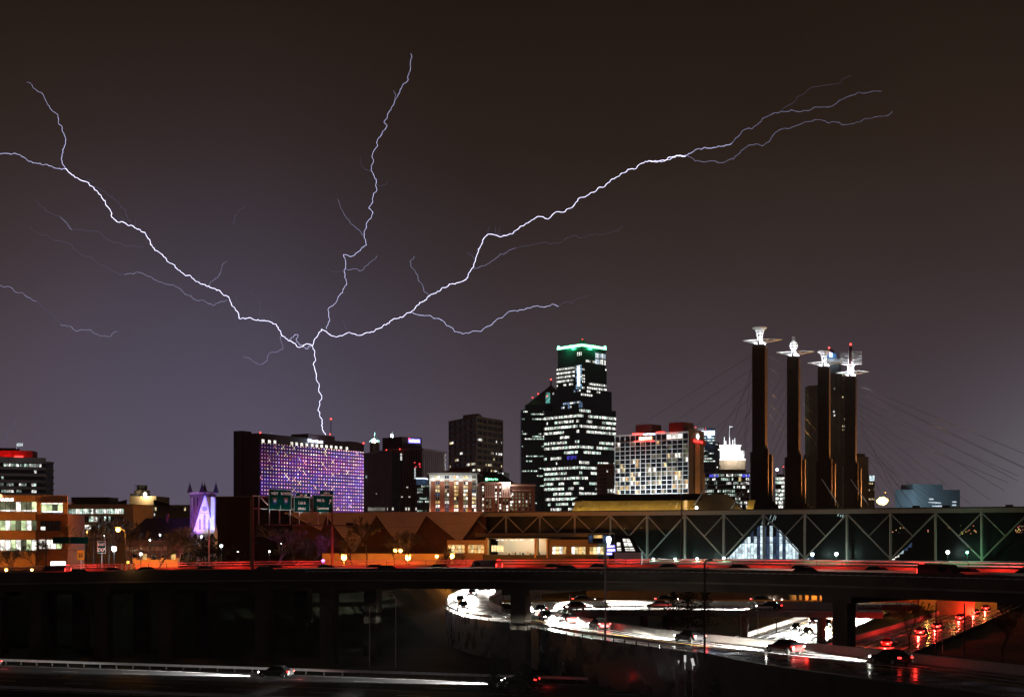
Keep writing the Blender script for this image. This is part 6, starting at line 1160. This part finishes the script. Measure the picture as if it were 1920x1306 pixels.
def tree(px, D, h, label, seed=0, w=1.0, base=None, group='bare trees', nm='bare_tree', kind='bare'):
    if seed not in TP:
        if kind == 'bare': a, b = bare_tree(seed)
        else:
            rr = random.Random(seed); a = MB().tube([(0, 0, 0), (0, 0, .9)], [.03, .01], 6); b = MB()
            for _ in range(1500):
                z = rr.random() ** 1.2; r_ = (.06 + .34 * (1 - z)) * math.sqrt(rr.random()) * (.75 + .35 * math.sin(z * 31)); th = rr.uniform(0, 6.283); c = Vector((r_ * math.cos(th), r_ * math.sin(th), .08 + z * .9)); v = Vector((rr.uniform(-1, 1), rr.uniform(-1, 1), rr.uniform(-.8, .4))).normalized(); o = v.orthogonal().normalized(); q = rr.uniform(.018, .04)
                b.face([c - o * q * .35, c + v * q, c + o * q * .35, c - v * q * .6])
        m1 = a.build('trunk', 'bark'); m2 = b.build('crown', 'bark' if kind == 'bare' else 'needle'); TP[seed] = (m1.data, m2.data); bpy.data.objects.remove(m1); bpy.data.objects.remove(m2)
    x = X(px, D); z = gh(x, D) - .4 if base is None else base; t = thing(nm, label, 'tree', (x, D, z), group)
    for n, me in zip(('trunk', 'crown'), TP[seed]): o = bpy.data.objects.new(n, me); COL.objects.link(o); o.parent = t
    t.scale = (h * w, h * w, h); t.rotation_euler = (0, 0, seed * 1.7 + px * .37); return t
tree(24, 262, 9, 'thin bare tree at the far left edge before the ARGUS office', 1); tree(62, 268, 11, 'bare tree before the right bay of the ARGUS office', 2); tree(118, 300, 13, 'bare tree left of the yellow 30 sign', 3, 1.1); tree(165, 320, 16, 'bare tree right of the yellow 30 sign', 4, 1.2); tree(205, 340, 17, 'bare tree directly behind the EXIT sign', 1, 1.2)
tree(246, 320, 15, 'bare tree right of the curved arm sodium lamp', 5, 1.2); tree(300, 290, 13, 'wide dark bare tree left of the church', 2, 1.7); tree(345, 300, 12.5, 'dark bare tree below the church gable', 3, 1.6); tree(405, 285, 10, 'bare tree between the church and the sign gantry', 4, 1.3); tree(440, 290, 9.5, 'low bare tree by the left gantry upright', 5, 1.2)
tree(525, 330, 14, 'broad bare tree behind the gantry signs', 1, 1.5); tree(588, 330, 13, 'bare tree with violet light below the gantry walkway', 2, 1.4); tree(560, 300, 10, 'lower bare tree in front of the broad one by gantry', 3, 1.3); tree(688, 392, 18, 'tall reddish bare tree before the left dark triangle', 4, 1.1); tree(738, 392, 13, 'low bare tree between the two dark triangles, left one', 5, 1.2); tree(766, 392, 13, 'low bare tree between the two dark triangles, right one', 1, 1.1); tree(836, 392, 13, 'bare tree left of the lit street wing', 3, 1.1); tree(660, 390, 12, 'bare tree right above the leftmost glaring sodium lamp', 2, 1.2)
tree(1703, 218, 10.5, 'bare tree standing dark before the red motorway', 4, 1.1); tree(1880, 205, 9.5, 'spreading bare tree at the right edge below the viaduct', 5, 1.5); tree(1400, 235, 8, 'faint bare tree in the dark grass left of motorway', 1, 1.4); tree(1455, 262, 9, 'faint bare tree beside the tunnel mouth', 3, 1.3)
for k, (px, D, h) in enumerate(((1262, 228, 6.5), (1290, 224, 8.5), (1322, 230, 7))): tree(px, D, h, ['left dark conifer at the end of the hairpin', 'middle and tallest dark conifer at the end of the hairpin', 'right dark conifer at the end of the hairpin'][k], 21 + k, 1.1, -2, 'dark conifers', 'conifer', 'conifer')
for k, (px, D, h) in enumerate(((352, 322, 9.5), (366, 318, 10.5), (382, 320, 9.8), (398, 322, 10.6), (412, 318, 9))): tree(px, D, h, 'dark conifer, %s from left, at the foot of the church' % ORD[k], 21 + k % 3, .95, 3.6, 'dark conifers', 'conifer', 'conifer')
for k, (px, D, h) in enumerate(((925, 150, 4.5), (985, 148, 5.0), (1350, 141, 4.5))): tree(px, D, h, ['left dark bush at the bottom edge', 'right dark bush at the bottom edge', 'dark bush right of the white marker boards'][k], 21 + k, 1.5, -5.2, 'dark bushes', 'bush', 'conifer')
o = thing('violet_lamp', 'low violet lamp glowing at the foot of a bare tree', 'lamp', (X(606, 322), 322, 4)); MB().tube([(X(606, 322), 322, 3), at(606, 1052, 322)], .1, 6).build('post', 'dark_steel', o); MB().sphere(at(606, 1051, 322), .4).build('globe', 'violet', o); lamp('globe_light', at(606, 1049, 321), 2600, (.8, .1, 1), o)

# ------------------------------------------------------------------ lightning
A = lambda s: [(x / 1.674, 80 + y / 1.674) for x, y in s]; B = lambda s: [(560 + x / 1.674, 80 + y / 1.674) for x, y in s]; E = lambda s: [(1200 + x / 2.176, 100 + y / 2.176) for x, y in s]
def bolt(root, name, pts, w0, w1, m, seed=0, depth=0.0, j=.13):
    """a jagged channel: each stretch is broken up by midpoint displacement; it also wanders in depth"""
    rr = random.Random(seed); P = [(x, y, 1350 + depth * i / max(1, len(pts) - 1) * 300) for i, (x, y) in enumerate(pts)]
    for it in range(3):
        Q = [P[0]]
        for a, b in zip(P, P[1:]):
            l = math.hypot(b[0] - a[0], b[1] - a[1]); k = rr.uniform(-1, 1) * j * (1, 1.3, 1.9)[it] * l; nx_, ny_ = -(b[1] - a[1]) / max(l, 1e-6), (b[0] - a[0]) / max(l, 1e-6)
            Q += [((a[0] + b[0]) / 2 + nx_ * k, (a[1] + b[1]) / 2 + ny_ * k, (a[2] + b[2]) / 2 + rr.uniform(-1, 1) * l * .12), b]
        P = Q
    if m == 'bolt_main' and len(pts) > 8:       # hair-fine offshoots
        for q in rr.sample(P[4:-4], 9):
            a = rr.uniform(-2.9, -.3); l = rr.uniform(8, 26); c = [(q[0], q[1])]
            for _ in range(4): a += rr.uniform(-.6, .6); c.append((c[-1][0] + math.cos(a) * l / 4, c[-1][1] + math.sin(a) * l / 4))
            bolt(root, 'offshoot', c, .42, .2, 'bolt_faint', rr.randrange(9999))
    n = len(P); w0 *= .34; w1 *= .34; MB().tube([at(*p) for p in P], [(w0 + (w1 - w0) * i / (n - 1)) * rr.uniform(.75, 1.3) for i in range(n)], 5).build(name, m, root)
lb = thing('lightning_bolt', 'great branching lightning bolt striking behind the violet lit hotel roof', 'lightning', at(610, 812, 1350))
bolt(lb, 'channel', A([(1022, 1230), (1012, 1210), (1003, 1170), (1005, 1100), (993, 1040), (990, 990), (979, 950)]), .75, .75, 'bolt_main', 1)
bolt(lb, 'limb', A([(979, 950), (960, 945), (935, 955), (905, 935), (885, 920), (868, 885), (840, 872), (800, 870), (750, 865), (735, 830), (712, 795), (690, 778), (655, 763), (625, 752), (590, 730), (550, 705), (520, 675), (478, 640), (462, 610), (430, 585), (410, 573), (370, 563), (350, 545), (338, 515), (318, 480), (295, 455), (265, 435), (225, 415), (205, 395)]), .75, .62, 'bolt_main', 2, -1)
bolt(lb, 'limb_tip', A([(205, 395), (192, 365), (205, 310), (195, 270), (182, 230), (150, 195), (115, 150), (85, 125)]), .55, .12, 'bolt_branch', 3, -.6)
bolt(lb, 'branch', A([(205, 397), (160, 387), (115, 378), (70, 358), (30, 349), (0, 348), (-40, 345)]), .5, .4, 'bolt_branch', 4)
bolt(lb, 'branch', A([(410, 573), (385, 520), (350, 485), (310, 455), (270, 436)]), .45, .3, 'bolt_faint', 5); bolt(lb, 'branch', A([(712, 808), (670, 825), (630, 808), (590, 790), (550, 765), (510, 752), (460, 730), (430, 720), (390, 728)]), .4, .35, 'bolt_mid', 6)
bolt(lb, 'branch', A([(390, 728), (330, 700), (255, 665), (200, 625), (150, 605), (95, 578)]), .4, .25, 'bolt_faint', 7); bolt(lb, 'branch', A([(452, 640), (420, 635), (380, 630), (330, 610), (290, 590), (225, 587), (210, 565), (190, 545), (140, 520), (110, 492)]), .4, .3, 'bolt_faint', 8)
bolt(lb, 'branch', A([(225, 587), (210, 565), (190, 547)]), .4, .3, 'bolt_mid', 18); bolt(lb, 'branch', A([(655, 763), (690, 725), (712, 685)]), .4, .2, 'bolt_mid', 9); bolt(lb, 'branch', A([(880, 920), (890, 960), (870, 970), (845, 975), (835, 1000), (820, 1010), (795, 1000), (765, 985)]), .4, .25, 'bolt_mid', 10, 0, .15); bolt(lb, 'branch', A([(905, 935), (935, 915), (935, 940), (965, 960), (979, 950)]), .4, .4, 'bolt_branch', 11, 0, .2)
bolt(lb, 'branch', A([(820, 868), (818, 810), (780, 778)]), .35, .2, 'bolt_faint', 12); bolt(lb, 'branch', A([(735, 795), (760, 830)]), .3, .2, 'bolt_faint', 13); bolt(lb, 'branch', A([(735, 570), (745, 530), (778, 510)]), .35, .2, 'bolt_faint', 14)
bolt(lb, 'stem', A([(979, 950), (985, 935), (1000, 910), (1010, 900)]), .75, .7, 'bolt_main', 15)
bolt(lb, 'limb', A([(1025, 897), (1035, 870), (1030, 835), (1050, 820), (1075, 785), (1088, 760), (1080, 715), (1085, 690), (1078, 665), (1100, 672), (1125, 655), (1150, 635), (1143, 605)]), .5, .5, 'bolt_branch', 16, .3, .12)
bolt(lb, 'limb', A([(1143, 605), (1155, 560), (1170, 535), (1157, 518), (1170, 500), (1183, 460), (1175, 420), (1165, 400), (1170, 350), (1185, 320), (1200, 280), (1215, 262), (1205, 250), (1220, 220), (1240, 180), (1255, 150), (1280, 120), (1288, 80), (1292, 50), (1290, 35)]), .52, .3, 'bolt_branch', 17, .6, .12)
bolt(lb, 'branch', A([(1143, 605), (1110, 575), (1085, 545), (1068, 510), (1060, 490)]), .4, .2, 'bolt_mid', 19); bolt(lb, 'branch', A([(1085, 712), (1110, 710), (1140, 713), (1160, 690), (1182, 668)]), .42, .3, 'bolt_mid', 20); bolt(lb, 'branch', A([(1165, 402), (1135, 390), (1130, 360)]), .35, .2, 'bolt_faint', 21); bolt(lb, 'branch', A([(1240, 180), (1236, 150)]), .35, .25, 'bolt_mid', 22); bolt(lb, 'branch', A([(1183, 447), (1210, 445), (1218, 432)]), .35, .2, 'bolt_faint', 23); bolt(lb, 'branch', A([(1085, 715), (1050, 720), (1032, 708)]), .35, .2, 'bolt_faint', 24)
bolt(lb, 'limb', B([(70, 900), (85, 905), (105, 920), (140, 917), (190, 918), (235, 908), (275, 885), (310, 865), (345, 847), (380, 815), (410, 795), (440, 780), (470, 762), (510, 750), (530, 738), (548, 705), (555, 675), (570, 640), (590, 605), (615, 603), (640, 608), (670, 600), (700, 575), (730, 557), (790, 548), (850, 520), (890, 485), (930, 468), (970, 440), (1010, 412), (1060, 395), (1100, 370), (1150, 370), (1190, 355), (1215, 355)]), .72, .55, 'bolt_main', 25, -1)
bolt(lb, 'limb', E([(180, 418), (230, 392), (300, 383), (340, 380), (375, 365)]), .5, .4, 'bolt_branch', 26); bolt(lb, 'limb', E([(375, 365), (420, 315), (480, 290), (530, 250), (575, 237), (620, 230), (680, 235), (740, 222), (785, 215), (810, 195), (850, 175), (890, 157), (940, 157), (985, 155)]), .4, .2, 'bolt_mid', 27)
bolt(lb, 'limb', E([(40, 440), (100, 440), (150, 415), (180, 418)]), .55, .5, 'bolt_main', 35)
bolt(lb, 'branch', E([(180, 418), (225, 440), (280, 440), (330, 447), (380, 432), (410, 405), (450, 375), (500, 378), (525, 362), (560, 320), (620, 300), (680, 280), (720, 272), (770, 285), (835, 290), (900, 280), (960, 258), (1030, 237)]), .38, .2, 'bolt_mid', 28); bolt(lb, 'branch', E([(575, 237), (640, 180), (690, 145), (760, 128), (810, 125), (860, 90)]), .35, .2, 'bolt_faint', 29)
bolt(lb, 'branch', B([(345, 847), (390, 855), (430, 865), (460, 880), (490, 907), (540, 908), (600, 888), (650, 852), (700, 838), (750, 825), (800, 820), (815, 828)]), .48, .4, 'bolt_branch', 30); bolt(lb, 'branch', B([(815, 828), (860, 815), (910, 790)]), .35, .2, 'bolt_faint', 31); bolt(lb, 'branch', B([(410, 795), (390, 765), (375, 735), (360, 710), (350, 685), (365, 670)]), .45, .3, 'bolt_mid', 32, 0, .15); bolt(lb, 'branch', B([(548, 708), (590, 695), (630, 665), (680, 645)]), .38, .35, 'bolt_mid', 33); bolt(lb, 'branch', B([(680, 645), (750, 630), (850, 610), (930, 598), (1020, 575)]), .38, .2, 'bolt_faint', 34)
l2 = thing('lightning_bolt', 'faint separate lightning streak low at the left edge', 'lightning', at(0, 535, 1350)); bolt(l2, 'channel', A([(-40, 750), (0, 760), (60, 785), (115, 810)]), .45, .42, 'bolt_mid', 41); bolt(l2, 'channel', A([(115, 810), (150, 840), (190, 885)]), .35, .35, 'bolt_faint', 42); bolt(l2, 'channel', A([(190, 885), (240, 905), (280, 900), (310, 918), (345, 922), (370, 907)]), .42, .25, 'bolt_mid', 43)
l3 = thing('lightning_bolt', 'very faint short streak above the far left office block', 'lightning', at(6, 835, 1350)); bolt(l3, 'channel', A([(10, 1265), (35, 1210), (50, 1180)]), .5, .2, 'bolt_faint', 44)

# ------------------------------------------------------------------ humid night air
HZ = 1
if HZ:
    hz = MB().box((0, 1675, 356.7), (5300, 4050, 726.6)).build('haze', 'haze', kind='stuff')
